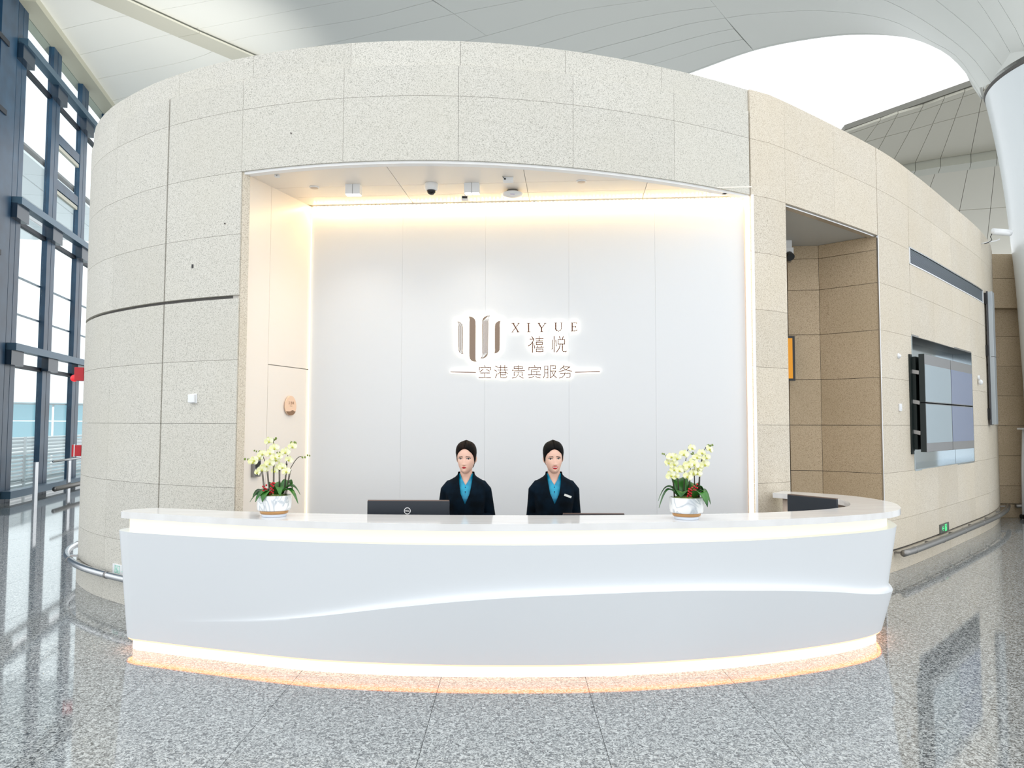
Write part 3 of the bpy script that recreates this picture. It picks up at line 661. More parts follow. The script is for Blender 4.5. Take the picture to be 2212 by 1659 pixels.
# guard rail before the glass
gr = empty('guard_rail', 'low steel guard rail with flat posts in front of the glass wall', 'railing', gpt(ws[1], 1.0, 0))
def grl(mb_pts): return [tuple(np.array(p) - np.array(gpt(ws[1], 1.0, 0))) for p in mb_pts]
build('top_rail', MB().tube(grl([gpt(ws[0] + .6, 1.0, .92), gpt(9, 1.0, .92)]), 0.028, 8), STEEL, gr, True)
build('lower_rail', MB().tube(grl([gpt(ws[0] + .6, 1.05, .26), gpt(9, 1.05, .26)]), 0.06, 8), STEELD, gr, True)
for w in (gw(82, 1040, 1.0)[0], gw(153, 1030, 1.0)[0], gw(153, 1030, 1.0)[0] + 2.2):
    mb = MB(); gbox(mb, w - .09, w + .09, .93, .97, 0, .95); 
    mb.v = [tuple(np.array(p) - np.array(gpt(ws[1], 1.0, 0))) for p in mb.v]; build('post', mb, STEEL, gr)
# outside: paving, louvre screen, glazed building, canopy
ob('ground_outside', MB().box(-90, -17.0, -5, 140, -0.35, -0.3).mesh(mat('paving', (214, 216, 216), 0.8)), kind='structure')
LO = np.array(gpt(-6, -2.2, 0)[:2]); lv = empty('louvre_screen', 'white horizontal louvre screen standing outside behind the lower glass', 'screen', (LO[0], LO[1], 0), math.atan2(gd[1], gd[0]))
lm = MB().box(0, 26, -0.03, 0.03, 0, 0.07).mesh(WHT)
for k in range(12):
    o = D.objects.new('slat', lm); COL.objects.link(o); o.parent = lv; o.location = (0, 0, 0.02 + k * 0.118); o.rotation_euler = (0.5, 0, 0)
for k in range(5): build('post', MB().box(k * 6.4, k * 6.4 + .08, -0.12, -0.06, 0, 1.4), WHT, lv)
bd0 = np.array([-62.0, 62.0]); ang = math.radians(38)
tb = empty('terminal_building', 'pale terminal building with blue glazed front seen through the glass wall', 'building', (-62, 70, 0), ang)
build('wall', MB().box(-40, 60, 0.4, 20, 3.9, 9.5), WHT, tb); build('base', MB().box(-40, 60, 0.3, 20, -0.3, 0.2), WHT, tb)
TGL = mat('blue_window_glass', (176, 226, 240), 0.15)
for k in range(25):
    build('pane', MB().box(-40 + 4 * k + .1, -36 + 4 * k - .1, 0.35, 0.5, 0.2, 2.0), TGL, tb); build('pane', MB().box(-40 + 4 * k + .1, -36 + 4 * k - .1, 0.35, 0.5, 2.1, 3.8), TGL, tb)
build('canopy', MB().box(-40, 60, -5, 0.4, 3.9, 4.3), WHT, tb)
cn = empty('outdoor_canopy', 'white panelled roof canopy outside above the glass wall', 'canopy', (-13, 17, 12.3), math.atan2(gd[1], gd[0]))
cm = MB().box(0.02, 2.98, 0.02, 1.18, 0, 0.1).mesh(mat('canopy_white', (240, 244, 246), 0.5))
for i in range(-2, 9):
    for j in range(2, 15):
        o = D.objects.new('canopy_panel', cm); COL.objects.link(o); o.parent = cn; o.location = (i * 3.0, 0.9 + j * 1.2, 0.05 - 0.02 * j * 1.2)
build('canopy_deck', MB().box(-6, 27, 3.2, 19, 0.2, 0.3), JOINT, cn)

# ------------------------------------------------------------------ fittings on the niche ceiling
def cubes(px, py, label):
    x, y = atz(px, py, ZS); t = empty('twin_downlight', label, 'light', (x, y, ZS), math.atan2(bd[1], bd[0]))
    for k in (-1, 1):
        h = build('housing', MB().box(k * .0385 - .0365, k * .0385 + .0365, -.04, .04, -.10, 0), WHITEP, t, bevel=.002)
        sp0 = D.lights.new('spot', 'SPOT'); sp0.energy = 7; sp0.color = (1, .9, .78); sp0.spot_size = math.radians(110); sp0.spot_blend = .8; sp0.shadow_soft_size = .03; so_ = D.objects.new('spot', sp0); COL.objects.link(so_); so_.parent = h; so_.location = (k * .0385, 0, -.12)
        build('lens', MB().box(k * .0385 - .032, k * .0385 + .032, -.035, .035, -.104, -.0995), mat('lens_lit', (255, 255, 255), .3, emit=(255, 252, 244), es=3), h)
    return t
cubes(764, 400, 'twin cube downlight nearest the left end of the niche ceiling')
cubes(1020, 397, 'twin cube downlight between the dome camera and the round disc')
x, y = atz(932, 397, ZS); t = empty('dome_camera', 'white dome security camera with a black globe on the niche ceiling', 'camera', (x, y, ZS))
build('housing', MB().lathe([(.0, 0), (.066, 0), (.068, -.01), (.068, -.045), (.060, -.066), (.052, -.070)][::1], 32), WHITEP, t, True)
build('dome', MB().ball((0, 0, -.066), .047, 24, 16), mat('smoked_dome', (18, 16, 18), .08), t, True)
x, y = atz(1107, 412, ZS); t = empty('wireless_disc', 'large flat white disc on the niche ceiling', 'device', (x, y, ZS))
build('mount', MB().lathe([(.06, 0), (.06, -.02)], 32), mat('grey_plastic', (120, 116, 112), .5), t, True)
build('cover', MB().lathe([(.03, -.018), (.088, -.022), (.108, -.032), (.110, -.038), (.095, -.050), (.05, -.062), (.01, -.066)], 48), WHITEP, t, True)
build('sensor_window', MB().box(-.022, .022, -.075, -.055, -.062, -.045), mat('lilac_window', (206, 200, 226), .2), t)
x, y = atz(1098, 384, ZS); t = empty('ceiling_box', 'small white box with a black knob in front of the large disc', 'device', (x, y, ZS))
build('case', MB().box(-.05, .05, -.03, .03, -.042, 0), WHITEP, t, bevel=.003)
build('knob', MB().ball((-.032, -.034, -.022), .009, 10, 8), BLACK, t, True); build('wire', MB().tube([(-.055, -.03, 0), (-.045, -.04, -.012), (-.034, -.04, -.022)], .003, 6), BLACK, t, True)
x, y = atz(1003, 400, ZS); t = empty('small_camera', 'tiny bracket camera hanging beside the right twin downlight', 'camera', (x, y + .12, ZS))
build('bracket', MB().beam((0, 0, 0), (0, 0, -.06), .012, .012).beam((0, 0, -.06), (.005, -.03, -.085), .012, .012), WHITEP, t)
build('case', MB().box(-.032, .036, -.05, .03, -.118, -.085), WHITEP, t, bevel=.002); build('lens', MB().box(-.026, .026, -.053, -.049, -.113, -.091), BLACK, t)
def disc(px, py, label):
    x, y = atz(px, py, ZS); t = empty('speaker_disc', label, 'speaker', (x, y, ZS))
    build('rim', MB().lathe([(.05, 0), (.05, -.006), (.042, -.011)], 32), WHITEP, t, True); build('grille', MB().lathe([(.040, -.006), (.040, -.0125), (.02, -.0135)], 32), mat('grille_beige', (214, 200, 184), .6), t, True)
disc(679, 404, 'small flush disc near the left wall of the niche ceiling'); disc(1256, 391, 'small flush disc right of the large disc on the niche ceiling')
for (px, py, lb) in ((599, 378, 'tiny white block at the far left front of the niche ceiling'), (1565, 414, 'tiny white block at the far right end of the niche ceiling')):
    x, y = atz(px, py, ZS); t = empty('motion_sensor', lb, 'sensor', (x, y, ZS)); build('case', MB().box(-.022, .022, -.02, .02, -.022, 0), WHITEP, t, bevel=.002); build('eye', MB().ball((0, -.02, -.012), .006, 8, 6), mat('grey_eye', (150, 150, 150), .3), t)

# ------------------------------------------------------------------ illuminated sign
sgn = empty('illuminated_sign', 'backlit bronze emblem with XIYUE lettering and Chinese characters on the white wall', 'sign', (B[0] + bd[0] * 2.3 + bn[0] * .001, B[1] + bd[1] * 2.3 + bn[1] * .001, 2.6), math.atan2(bd[1], bd[0]))
SO0 = B + bd * 2.3
def sp_(x, y):      # photo pixel -> (u, z) on the sign plane, local
    p = bwp(x, y, 0.035); return float((p[:2] - SO0) @ bd), float(p[2] - 2.6)
def stroke(mb, pts, w, y0, y1, cap=False):
    for i, (p, q) in enumerate(zip(pts[:-1], pts[1:])):
        dx, dz = q[0] - p[0], q[1] - p[1]; L = math.hypot(dx, dz) or 1e-6; ex, ez = dx / L * w / 2, dz / L * w / 2
        if not cap:
            a = (p[0] - ex, p[1] - ez); b = (q[0] + ex, q[1] + ez)
            mb.prism([(a[0] - ez, a[1] + ex), (b[0] - ez, b[1] + ex), (b[0] + ez, b[1] - ex), (a[0] + ez, a[1] - ex)], y0, y1)
        else:
            P = []; an = math.atan2(dz, dx)
            for k in range(7): t = an + PI / 2 + PI * k / 6; P.append((p[0] + w / 2 * math.cos(t), p[1] + w / 2 * math.sin(t)))
            for k in range(7): t = an - PI / 2 + PI * k / 6; P.append((q[0] + w / 2 * math.cos(t), q[1] + w / 2 * math.sin(t)))
            mb.prism(P, y0, y1)
def glyph(name, strokes, ox, oy, sc, w, hw):
    g = D.objects.new(name, None)
    S = [[sp_(ox + x / sc, oy + y / sc) for x, y in s] for s in strokes]
    hb_ = MB(); fb = MB()
    for s in S: stroke(hb_, s, hw, -0.030, -0.012, True); stroke(fb, s, w, -0.0345, -0.0305)
    h = build(name, hb_, HALO, sgn); build('face', fb, mat('bronze_face', (112, 74, 54), .5, .1), h)
G = {
 'xi': (1130, 720, 20.11, [[(380, 150), (430, 215)], [(305, 248), (470, 248), (410, 380), (330, 480), (230, 548)], [(410, 380), (410, 820)], [(465, 440), (495, 640)], [(695, 145), (695, 320)], [(560, 238), (865, 232)], [(580, 330), (840, 325)],
    [(570, 390), (840, 390), (835, 485), (570, 485), (570, 390)], [(630, 560), (640, 605)], [(800, 560), (780, 605)], [(560, 612), (880, 600)], [(570, 680), (855, 680), (860, 795), (570, 795), (570, 680)]]),
 'yue': (1130, 720, 20.11, [[(1350, 140), (1350, 800)], [(1280, 300), (1280, 640), (1250, 685)], [(1420, 300), (1445, 545)], [(1580, 145), (1610, 245)], [(1740, 145), (1710, 245)], [(1520, 270), (1805, 270), (1800, 465), (1520, 465), (1520, 270)],
    [(1610, 470), (1575, 640), (1460, 805)], [(1710, 470), (1710, 720), (1740, 795), (1850, 800), (1885, 775)]]),
 'kong': (1025, 780, 10.055, [[(215, 100), (235, 130)], [(105, 200), (105, 140), (350, 135), (350, 190)], [(185, 180), (115, 235)], [(260, 180), (330, 220)], [(130, 258), (325, 258)], [(225, 260), (225, 358)], [(95, 360), (350, 360)]]),
 'gang': (1025, 780, 10.055, [[(455, 108), (500, 132)], [(435, 195), (480, 220)], [(490, 275), (455, 360)], [(525, 135), (705, 135)], [(570, 95), (570, 195)], [(655, 95), (655, 195)], [(510, 195), (720, 195)], [(570, 195), (550, 245), (515, 280)], [(655, 195), (675, 240), (715, 270)], [(565, 245), (668, 245), (668, 298), (565, 298)], [(565, 245), (565, 350), (590, 362), (680, 362), (700, 335)]]),
 'gui': (1025, 780, 10.055, [[(948, 95), (948, 200)], [(860, 165), (860, 125), (1040, 122), (1040, 165), (860, 165)], [(818, 200), (1085, 205)], [(862, 320), (862, 238), (1035, 238), (1035, 320)], [(948, 240), (945, 300), (900, 350), (822, 368)], [(975, 325), (1055, 370)]]),
 'bin': (1025, 780, 10.055, [[(1300, 98), (1315, 132)], [(1183, 195), (1183, 135), (1435, 135), (1430, 180)], [(1380, 168), (1300, 180), (1230, 192), (1230, 298)], [(1230, 235), (1410, 228)], [(1352, 232), (1352, 298)], [(1170, 298), (1435, 298)], [(1285, 335), (1183, 362)], [(1335, 338), (1425, 365)]]),
 'fu': (1025, 780, 10.055, [[(1525, 105), (1525, 290), (1500, 362)], [(1525, 105), (1595, 105), (1597, 362), (1560, 362)], [(1525, 180), (1595, 180)], [(1525, 255), (1595, 255)], [(1642, 362), (1642, 100), (1758, 100), (1755, 165), (1705, 168)], [(1650, 213), (1765, 213), (1720, 310), (1645, 362)], [(1672, 215), (1720, 310), (1780, 360)]]),
 'wu': (1025, 780, 10.055, [[(1945, 92), (1920, 135), (1860, 180)], [(1930, 128), (2070, 128), (1980, 190), (1840, 228)], [(1912, 135), (1980, 190), (2110, 220)], [(1865, 268), (2078, 262), (2075, 335), (2055, 355), (2000, 355)], [(1965, 250), (1955, 300), (1910, 345), (1845, 368)]])}
for k in ('xi', 'yue'): glyph('character', G[k][3], *G[k][:3], .0108, .036)
for k in ('kong', 'gang', 'gui', 'bin', 'fu', 'wu'): glyph('character', G[k][3], *G[k][:3], .0095, .034)
glyph('dash', [[(974, 803.4), (1027, 804.4)]], 0, 0, 1, .010, .034); glyph('dash', [[(1243, 804), (1295, 802.8)]], 0, 0, 1, .010, .034)
def letter(thick, thin):
    S1 = [[sp_(940 + x / 5.53, 640 + y / 5.53) for x, y in s] for s in thick]; S2 = [[sp_(940 + x / 5.53, 640 + y / 5.53) for x, y in s] for s in thin]
    hb_ = MB(); fb = MB()
    for s in S1 + S2: stroke(hb_, s, .036, -0.030, -0.012, True)
    for s in S1: stroke(fb, s, .015, -0.0345, -0.0305)
    for s in S2: stroke(fb, s, .009, -0.0345, -0.0305)
    h = build('letter', hb_, HALO, sgn); build('face', fb, MATS['bronze_face'], h)
letter([[(932, 325), (990, 423)]], [[(1000, 323), (920, 427)], [(916, 323), (945, 323)], [(978, 426), (1004, 426)], [(912, 427), (932, 427)], [(988, 322), (1006, 322)]])
letter([[(1115, 325), (1118, 422)]], [[(1100, 322), (1132, 322)], [(1103, 425), (1134, 425)]])
letter([[(1238, 325), (1272, 380)], [(1272, 380), (1273, 418)]], [[(1316, 323), (1273, 380)], [(1228, 322), (1252, 322)], [(1304, 322), (1324, 322)], [(1260, 421), (1286, 421)]])
letter([[(1440, 320), (1440, 390), (1450, 408)]], [[(1450, 408), (1472, 417), (1495, 410), (1506, 390), (1507, 318)], [(1428, 318), (1452, 318)], [(1496, 316), (1518, 316)]])
letter([[(1636, 320), (1638, 412)]], [[(1624, 317), (1690, 315), (1691, 328)], [(1638, 365), (1680, 364)], [(1680, 355), (1680, 374)], [(1624, 415), (1692, 413), (1693, 398)]])
EM = [[(135, 310), (230, 320), (280, 350), (315, 400), (320, 470), (318, 1120), (325, 1180), (345, 1210), (280, 1205), (230, 1180), (200, 1130), (192, 1080), (190, 380), (175, 335)],
 [(450, 165), (540, 175), (610, 205), (655, 260), (672, 330), (668, 1300), (675, 1370), (700, 1425), (600, 1415), (540, 1385), (505, 1330), (495, 1260), (500, 240), (485, 195)],
 [(1070, 150), (980, 152), (910, 180), (860, 240), (845, 320), (850, 1230), (830, 1290), (790, 1335), (890, 1330), (950, 1300), (1000, 1240), (1012, 1180), (1020, 280), (1035, 200)],
 [(1365, 290), (1300, 300), (1240, 335), (1205, 380), (1198, 430), (1198, 1130), (1185, 1175), (1160, 1195), (1240, 1185), (1300, 1150), (1330, 1100), (1335, 1040), (1338, 390), (1345, 330)]]
for k, P in enumerate(EM):
    Q = [sp_(975 + x / 12.76, 670 + y / 12.76) for x, y in P]
    hb_ = MB().prism(Q, -0.030, -0.012)
    for a, b in zip(Q, Q[1:] + Q[:1]): stroke(hb_, [a, b], .052, -0.030, -0.012, True)
    h = build('emblem_bar', hb_, HALO, sgn); fc = build('face', MB().prism(Q, -0.0345, -0.0305), BROWN, h)
    if k in (0, 2):
        gm_ = MB(); x0, x1, y0, y1 = (205, 312, 330, 1195) if k == 0 else (862, 1005, 165, 1320)
        n = 4
        for j in range(n):
            t = (j + .5) / n; x = x0 + (x1 - x0) * t
            if k == 0: pts = [(x - 30 + 5 * t, y0 + 10 + 10 * t), (x, y0 + 110), (x, y1 - 120), (x + 40 * (1 - t), y1 - 15)]
            else: pts = [(1030 - 20 * (1 - t), y0 + 5 + 5 * t), (x, y0 + 140), (x, y1 - 140), (850 - 10 * t + 40 * t, y1 - 20)]
            stroke(gm_, [sp_(975 + a / 12.76, 670 + b / 12.76) for a, b in pts], .0045 if k == 0 else .0055, -0.0355, -0.0346)
        for o_ in [build('inlay_lines', gm_, WHT, sgn)]: pass

# ------------------------------------------------------------------ plaque, reader on the niche's left wall
def on_left(px, py): p = atplane(px, py, (A[0], A[1], 0), (ln[0], ln[1], 0)); return p
lang = math.atan2(ld[1], ld[0])
pq = on_left(624.5, 876); pl = empty('door_plaque', 'small oval beige and bronze plaque on the flush door', 'sign', tuple(pq), lang)
oval = [(.098 * math.cos(t) * (1 - .10 * math.sin(t)), .103 * math.sin(t)) for t in np.linspace(0, 2 * PI, 48, endpoint=False)]
build('plate', MB().prism(oval, -.022, -.012), mat('plaque_beige', (250, 214, 184), .3), pl)
lowp = [p for p in oval if p[1] < -.055]; lowp.sort(key=lambda p: p[0]); wave = [(x, -.062 + .014 * math.exp(-((x - .03) / .025) ** 2)) for x in np.linspace(lowp[-1][0], lowp[0][0], 12)]
build('bronze_base', MB().prism(lowp + wave, -.025, -.0222), mat('plaque_bronze', (142, 108, 78), .4), pl)
tm = MB()
def txt(strokes, ox, oz, s, w):
    for st in strokes: stroke(tm, [(ox + x * s, oz + y * s) for x, y in st], w, -.0232, -.0221)
txt([[(0, 9), (8, 9)], [(4, 9), (4, 1)], [(-1, 1), (9, 1)]], -.040, .012, .0028, .003)
txt([[(3, 11), (5, 9)], [(0, 8), (8, 8)], [(4, 8), (4, 1)], [(0, 4), (3, 6)], [(5, 6), (8, 4)], [(1, 0), (7, 0)]], -.006, .012, .0028, .003)
txt([[(0, 9), (0, 0)], [(2, 10), (8, 10), (8, 0)], [(3, 7), (5, 7)], [(3, 7), (3, 3), (5, 3), (5, 7)], [(3, 5), (5, 5)]], .027, .012, .0028, .003)
txt([[(0, 0), (22, 0)]], -.018, -.005, .0018, .004)
build('lettering', tm, mat('plaque_ink', (150, 100, 60), .5), pl)
pq = on_left(549.5, 1011); rd = empty('card_reader', 'dark grey access reader on the wall behind the left orchid', 'device', tuple(pq), lang)
build('case', MB().box(-.055, .055, -.035, 0, -.085, .085), mat('reader_grey', (130, 128, 126), .35), rd, bevel=.004)
build('screen', MB().box(-.03, .045, -.037, -.034, .0, .065), BLACK, rd); build('keypad', MB().box(-.03, .045, -.037, -.034, -.07, -.02), mat('reader_dark', (48, 46, 46), .4), rd)

# ------------------------------------------------------------------ small things on the stone wall
def on_drum(px, py, k=0.0):
    u, z = DRUM.hit(px, py); p = DRUM.o(u, k); n = DRUM.n(u); return (p[0], p[1], z), math.atan2(n[1], n[0]) + PI / 2   # local -y points out of the wall
p, a = on_drum(419, 861); t = empty('wall_sounder', 'white square alarm box on the grey stone left of the niche', 'alarm', p, a)
build('base', MB().box(-.045, .045, -.012, 0, -.045, .045), WHITEP, t, bevel=.002); build('cover', MB().box(-.04, .04, -.04, -.012, -.04, .04), WHITEP, t, bevel=.006)
p, a = on_drum(416, 575); tag(build('wall_socket_hole', MB().box(-.011, .011, -.004, 0, -.018, .018), BLACK, loc=p, rotz=a, bevel=.001), 'small black hole cover high on the grey stone left of the niche', 'cover')
for (px, py, lb) in ((629, 288, 'tiny dark bolt at the top left of the fascia over the niche'), (486, 483, 'tiny dark bolt on the stone left of the niche ceiling')):
    p, a = on_drum(px, py); tag(build('anchor_bolt', MB().tube([(0, 0, 0), (0, -.008, 0)], .007, 10), mat('bolt', (90, 84, 80), .5), loc=p, rotz=a), lb, 'bolt')
p, a = on_drum(1940, 769); t = empty('wall_sensor', 'small round white sensor on the beige stone, upper one left of the screens', 'sensor', p, a)
build('base', MB().tube([(0, 0, 0), (0, -.012, 0)], .036, 20), WHITEP, t, True); build('eye', MB().ball((0, -.012, 0), .026, 16, 10), WHITEP, t, True)
p, a = on_drum(1943, 880); t = empty('wall_switch', 'small white rectangular switch box on the beige stone below the round sensor', 'switch', p, a)
build('plate', MB().box(-.04, .04, -.02, 0, -.048, .048), WHITEP, t, bevel=.003); build('rocker', MB().box(-.018, .018, -.026, -.02, -.03, .03), WHITEP, t, bevel=.002)
p, a = on_drum(2112, 822); t = empty('beacon_sensor', 'white twin sensor on the stone between the screens and the tall signboard', 'sensor', p, a)
build('base', MB().tube([(0, 0, .05), (0, -.03, .05)], .04, 16), WHITEP, t, True); build('head', MB().ball((0, -.04, -.03), .038, 16, 10, (1, 1, 1.2)), WHITEP, t, True)
# emergency exit sign plates
EXD = mat('exit_frame', (92, 96, 90), .5); EXG = mat('exit_green', (70, 230, 140), .4, emit=(90, 240, 150), es=.6)
def exitsign(px, py, lb, flip, w=.17, h=.062, white=False):
    p, a = on_drum(px, py); t = empty('exit_sign', lb, 'sign', p, a)
    build('frame', MB().box(-w, w, -.015, 0, -h, h), WHITEP if white else EXD, t, bevel=.002)
    m = MB(); s = -1 if flip else 1; c = -.09 * s
    stroke(m, [(c - .04 * s, 0), (c + .04 * s, 0)], .012, -.018, -.0155); stroke(m, [(c - .012 * s, .028), (c - .042 * s, 0), (c - .012 * s, -.028)], .012, -.018, -.0155)
    EG = mat('exit_pale', (176, 232, 214), .4) if white else EXG
    build('arrow', m, EG, t)
    m = MB(); d = .055 * s
    m.prism([(d - .05, -.05), (d - .04, -.05), (d - .04, .05), (d - .05, .05)], -.018, -.0155); m.prism([(d + .04, -.05), (d + .05, -.05), (d + .05, .05), (d + .04, .05)], -.018, -.0155); m.prism([(d - .05, .042), (d + .05, .042), (d + .05, .05), (d - .05, .05)], -.018, -.0155)
    stroke(m, [(d - .01, .014), (d + .004, -.012)], .016, -.018, -.0155); stroke(m, [(d + .004, -.012), (d - .02, -.022), (d - .032, -.042)], .009, -.018, -.0155); stroke(m, [(d + .004, -.012), (d + .022, -.024), (d + .012, -.045)], .009, -.018, -.0155)
    stroke(m, [(d - .03, .012), (d - .008, .012), (d + .02, -.002)], .008, -.018, -.0155)
    k = MB().ball((d - .006, -.0165, .03), .009, 8, 6, (1, .15, 1)); m.add(k.v, k.f); build('running_figure', m, EG, t)
exitsign(2038.5, 1140, 'small green running man exit sign low on the beige stone wall', False, w=.24, h=.065)
exitsign(262, 1233, 'pale exit sign low on the grey stone behind the left end of the counter', True, w=.155, h=.06, white=True)
# alarm bell and call point at the left edge of the drum
def side(u, z): p = DRUM.p(u); n = DRUM.n(u); return (p[0], p[1], z), math.atan2(n[1], n[0]) + PI / 2
ut = DRUM.U[int(np.argmin(DRUM.S[:, 0] / DRUM.S[:, 1]))]
p, a = side(ut - .12, 2.42); t = empty('alarm_sounder', 'red alarm sounder with a round red lamp on the left edge of the stone wall', 'alarm', p, a)
build('case', MB().box(-.07, .07, -.10, 0, -.07, .09), RED, t, bevel=.004); build('lamp', MB().ball((0, -.10, -.04), .042, 16, 10), mat('red_lamp', (255, 40, 50), .2, emit=(255, 20, 30), es=.6), t, True)
p, a = side(ut - .12, 1.51); t = empty('call_point', 'red and white fire call point below the alarm sounder', 'alarm', p, a)
build('case', MB().box(-.06, .06, -.07, 0, -.065, .065), RED, t, bevel=.004); build('plate', MB().box(-.055, .055, -.10, -.078, -.07, .07), RED, t); build('edge', MB().box(-.062, .062, -.079, -.069, -.075, .075), WHITEP, t)

# bumper rails that follow the wall
def rail(u0, u1, z, off, r, label, m):
    t = empty('bumper_rail', label, 'railing', (*DRUM.p((u0 + u1) / 2), 0)); o = DRUM.p((u0 + u1) / 2)
    n = int((u1 - u0) / .12); P = [DRUM.o(u0 + (u1 - u0) * i / n, off) - o for i in range(n + 1)]
    build('tube', MB().tube([(q[0], q[1], z) for q in P], r, 14), m, t, True)
    k = int((u1 - u0) / 1.15)
    for i in range(k + 1):
        u = u0 + .06 + (u1 - u0 - .12) * i / max(k, 1); a = DRUM.o(u, 0.0) - o; b = DRUM.o(u, off - r) - o
        build('bracket', MB().beam((a[0], a[1], z - .01), (b[0], b[1], z), .05, .02), m, t)
        c = DRUM.o(u + .3, off) - o; d = DRUM.o(u + .33, off) - o
        if i < k: build('sleeve', MB().tube([(c[0], c[1], z), (d[0], d[1], z)], r + .003, 14), STEELD, t, True)
rail(0.6, uL - .75, .30, .115, .036, 'polished steel bumper rail around the foot of the grey stone wall', STEEL)
rail(uB + .22, DRUM.len - .02, .25, .13, .042, 'dull steel bumper rail along the foot of the beige stone wall', STEELD)
t = empty('far_bumper_rail', 'steel bumper rail along the far stone wall', 'railing', (10.6, 14.8, 0)); build('tube', MB().tube([(-.6, 0, .25), (3, 0, .25)], .04, 10), STEELD, t, True)
for x in (.2, 1.6): build('bracket', MB().box(x, x + .05, 0, .12, .22, .27), STEELD, t)

# ------------------------------------------------------------------ air grille
um_ = (vu0 + vu1) / 2; po = DRUM.p(um_); gr_ = empty('air_grille', 'long curved ventilation grille high on the beige stone wall', 'vent', (po[0], po[1], 0))
def gpart(name, u0, u1, z0, z1, k0, k1, m):
    mb = slab_on(DRUM, u0, u1, z0, z1, k0, k1); mb.v = [(v[0] - po[0], v[1] - po[1], v[2]) for v in mb.v]; return build(name, mb, m, gr_)
gpart('backing', vu0, vu1, vz0, vz1, -.14, -.10, mat('vent_dark', (52, 58, 64), .8))
for (a, b, c, d) in ((vu0, vu1, vz0, vz0 + .016), (vu0, vu1, vz1 - .016, vz1), (vu0, vu0 + .03, vz0, vz1), (vu1 - .03, vu1, vz0, vz1)): gpart('frame', a, b, c, d, -.10, .006, WHITEP if c == vz0 else STEEL)
for k in range(13):
    z = vz0 + .022 + k * (vz1 - vz0 - .044) / 12.6; gpart('slat', vu0 + .03, vu1 - .03, z, z + .006, -.07, -.005, mat('slat_grey', (150, 160, 168), .4, .4))

# ------------------------------------------------------------------ screen wall in its steel lined niche
TA = DRUM.p(tvu0); TB = DRUM.p(tvu1); td = (TB - TA) / np.linalg.norm(TB - TA); tn = np.array([td[1], -td[0]]); TL = np.linalg.norm(TB - TA); tang_ = math.atan2(td[1], td[0])
nm = ob('niche_lining', MB().box(0.02, TL - .02, .27, .29, tvz0, tvz1).mesh(mat('mirror_steel', (200, 210, 216), .12, 1.0)), wall, (TA[0], TA[1], 0), tang_)
MIR = mat('mirror_steel', (200, 210, 216), .12, 1.0)
build('sill', MB().box(0, TL, -.004, .29, tvz0 - .02, tvz0 + .004), MIR, nm)
build('head', MB().box(0, TL, -.004, .29, tvz1 - .004, tvz1 + .02), STEELD, nm); build('side', MB().box(-.02, .012, -.004, .29, tvz0, tvz1), MIR, nm); build('side', MB().box(TL - .012, TL + .02, -.004, .29, tvz0, tvz1), MIR, nm)
def tloc(px, py, k):
    p = atplane(px, py, (TA[0] + tn[0] * k, TA[1] + tn[1] * k, 0), (tn[0], tn[1], 0)); return float((p[:2] - TA) @ td), float(p[2])
kf = 0.17
x0 = tloc(1999, 870, kf)[0]; x1 = tloc(2101, 870, kf)[0]; z1 = tloc(1992, 763, kf)[1]; z0 = tloc(1999, 977, kf)[1]
tv = empty('video_wall', 'block of four flat screens pulled forward out of the wall recess', 'screen', (TA[0], TA[1], 0), tang_)
BEZ = mat('bezel_grey', (120, 120, 122), .15); SCR = mat('screen_glass', (150, 168, 178), .06, spec=.8)
xm = (x0 + x1) / 2 + .02; zm = (z0 + z1) / 2
for (a, b) in ((x0, xm - .006), (xm + .006, x1)):
    for k, (c, d) in enumerate(((z0, zm - .006), (zm + .006, z1))):
        s_ = build('screen', MB().box(a, b, -kf, -kf + .07, c, d), mat('screen_case', (22, 34, 36), .4), tv, bevel=.002)
        e0 = .12 if k == 0 else .012; e1 = .012 if k == 0 else .14
        build('display', MB().box(a + .008, b - .008, -kf - .004, -kf - .0005, c + e0, d - e1), SCR if a == x0 else mat('screen_glass_blue', (112, 126, 160), .06, spec=.8), s_)
        build('bezel', MB().box(a + .003, b - .003, -kf - .002, -kf, c + .003, d - .003), BEZ, s_)
build('rear_frame', MB().box(x0 - .075, x0 + .01, -.02, .25, z0 - .03, z1 + .0), mat('rack_black', (12, 26, 24), .5), tv)
build('rear_frame', MB().box(x0 + .01, x1, -.06, .22, z0 + .03, z1 - .03), MATS['rack_black'], tv)
for z in (z0 + .25, zm, z1 - .25): build('bracket_arm', MB().beam((x0 + .02, -.10, z), (x0 + .0, .1, z + .05), .03, .05), STEELD, tv)
build('cable', MB().tube([(x0 - .05, .1, z0 + .02), (x0 + .0, .12, z0 - .05), (x0 - .08, .1, z0 - .1), (x0 - .02, .1, tvz0 + .04), (x0 - .06, .12, tvz0 + .01)], .006, 6), BLACK, tv, True)
# tall signboard seen edge on
uq = DRUM.hit(2133, 900)[0]; q0 = DRUM.p(uq); qn = DRUM.n(uq); qt = np.array([-qn[1], qn[0]])
sb = empty('tall_signboard', 'tall grey metal signboard seen edge on beyond the screens', 'sign', (q0[0], q0[1], 0), math.atan2(qt[1], qt[0]))
build('edge_panel', MB().box(.05, .28, -.125, -.055, 1.86, 4.27), mat('board_grey', (176, 184, 190), .35, .5), sb, bevel=.004); build('back_frame', MB().box(.04, .27, -.055, -.03, 1.85, 4.28), mat('board_dark', (70, 70, 74), .5), sb)
for z in (1.95, 3.1, 4.05): build('bracket', MB().box(.02, .10, -.04, .02, z, z + .2), BLACK, sb)
build('seam', MB().box(.047, .28, -.127, -.08, 3.08, 3.09), MATS['board_dark'], sb)
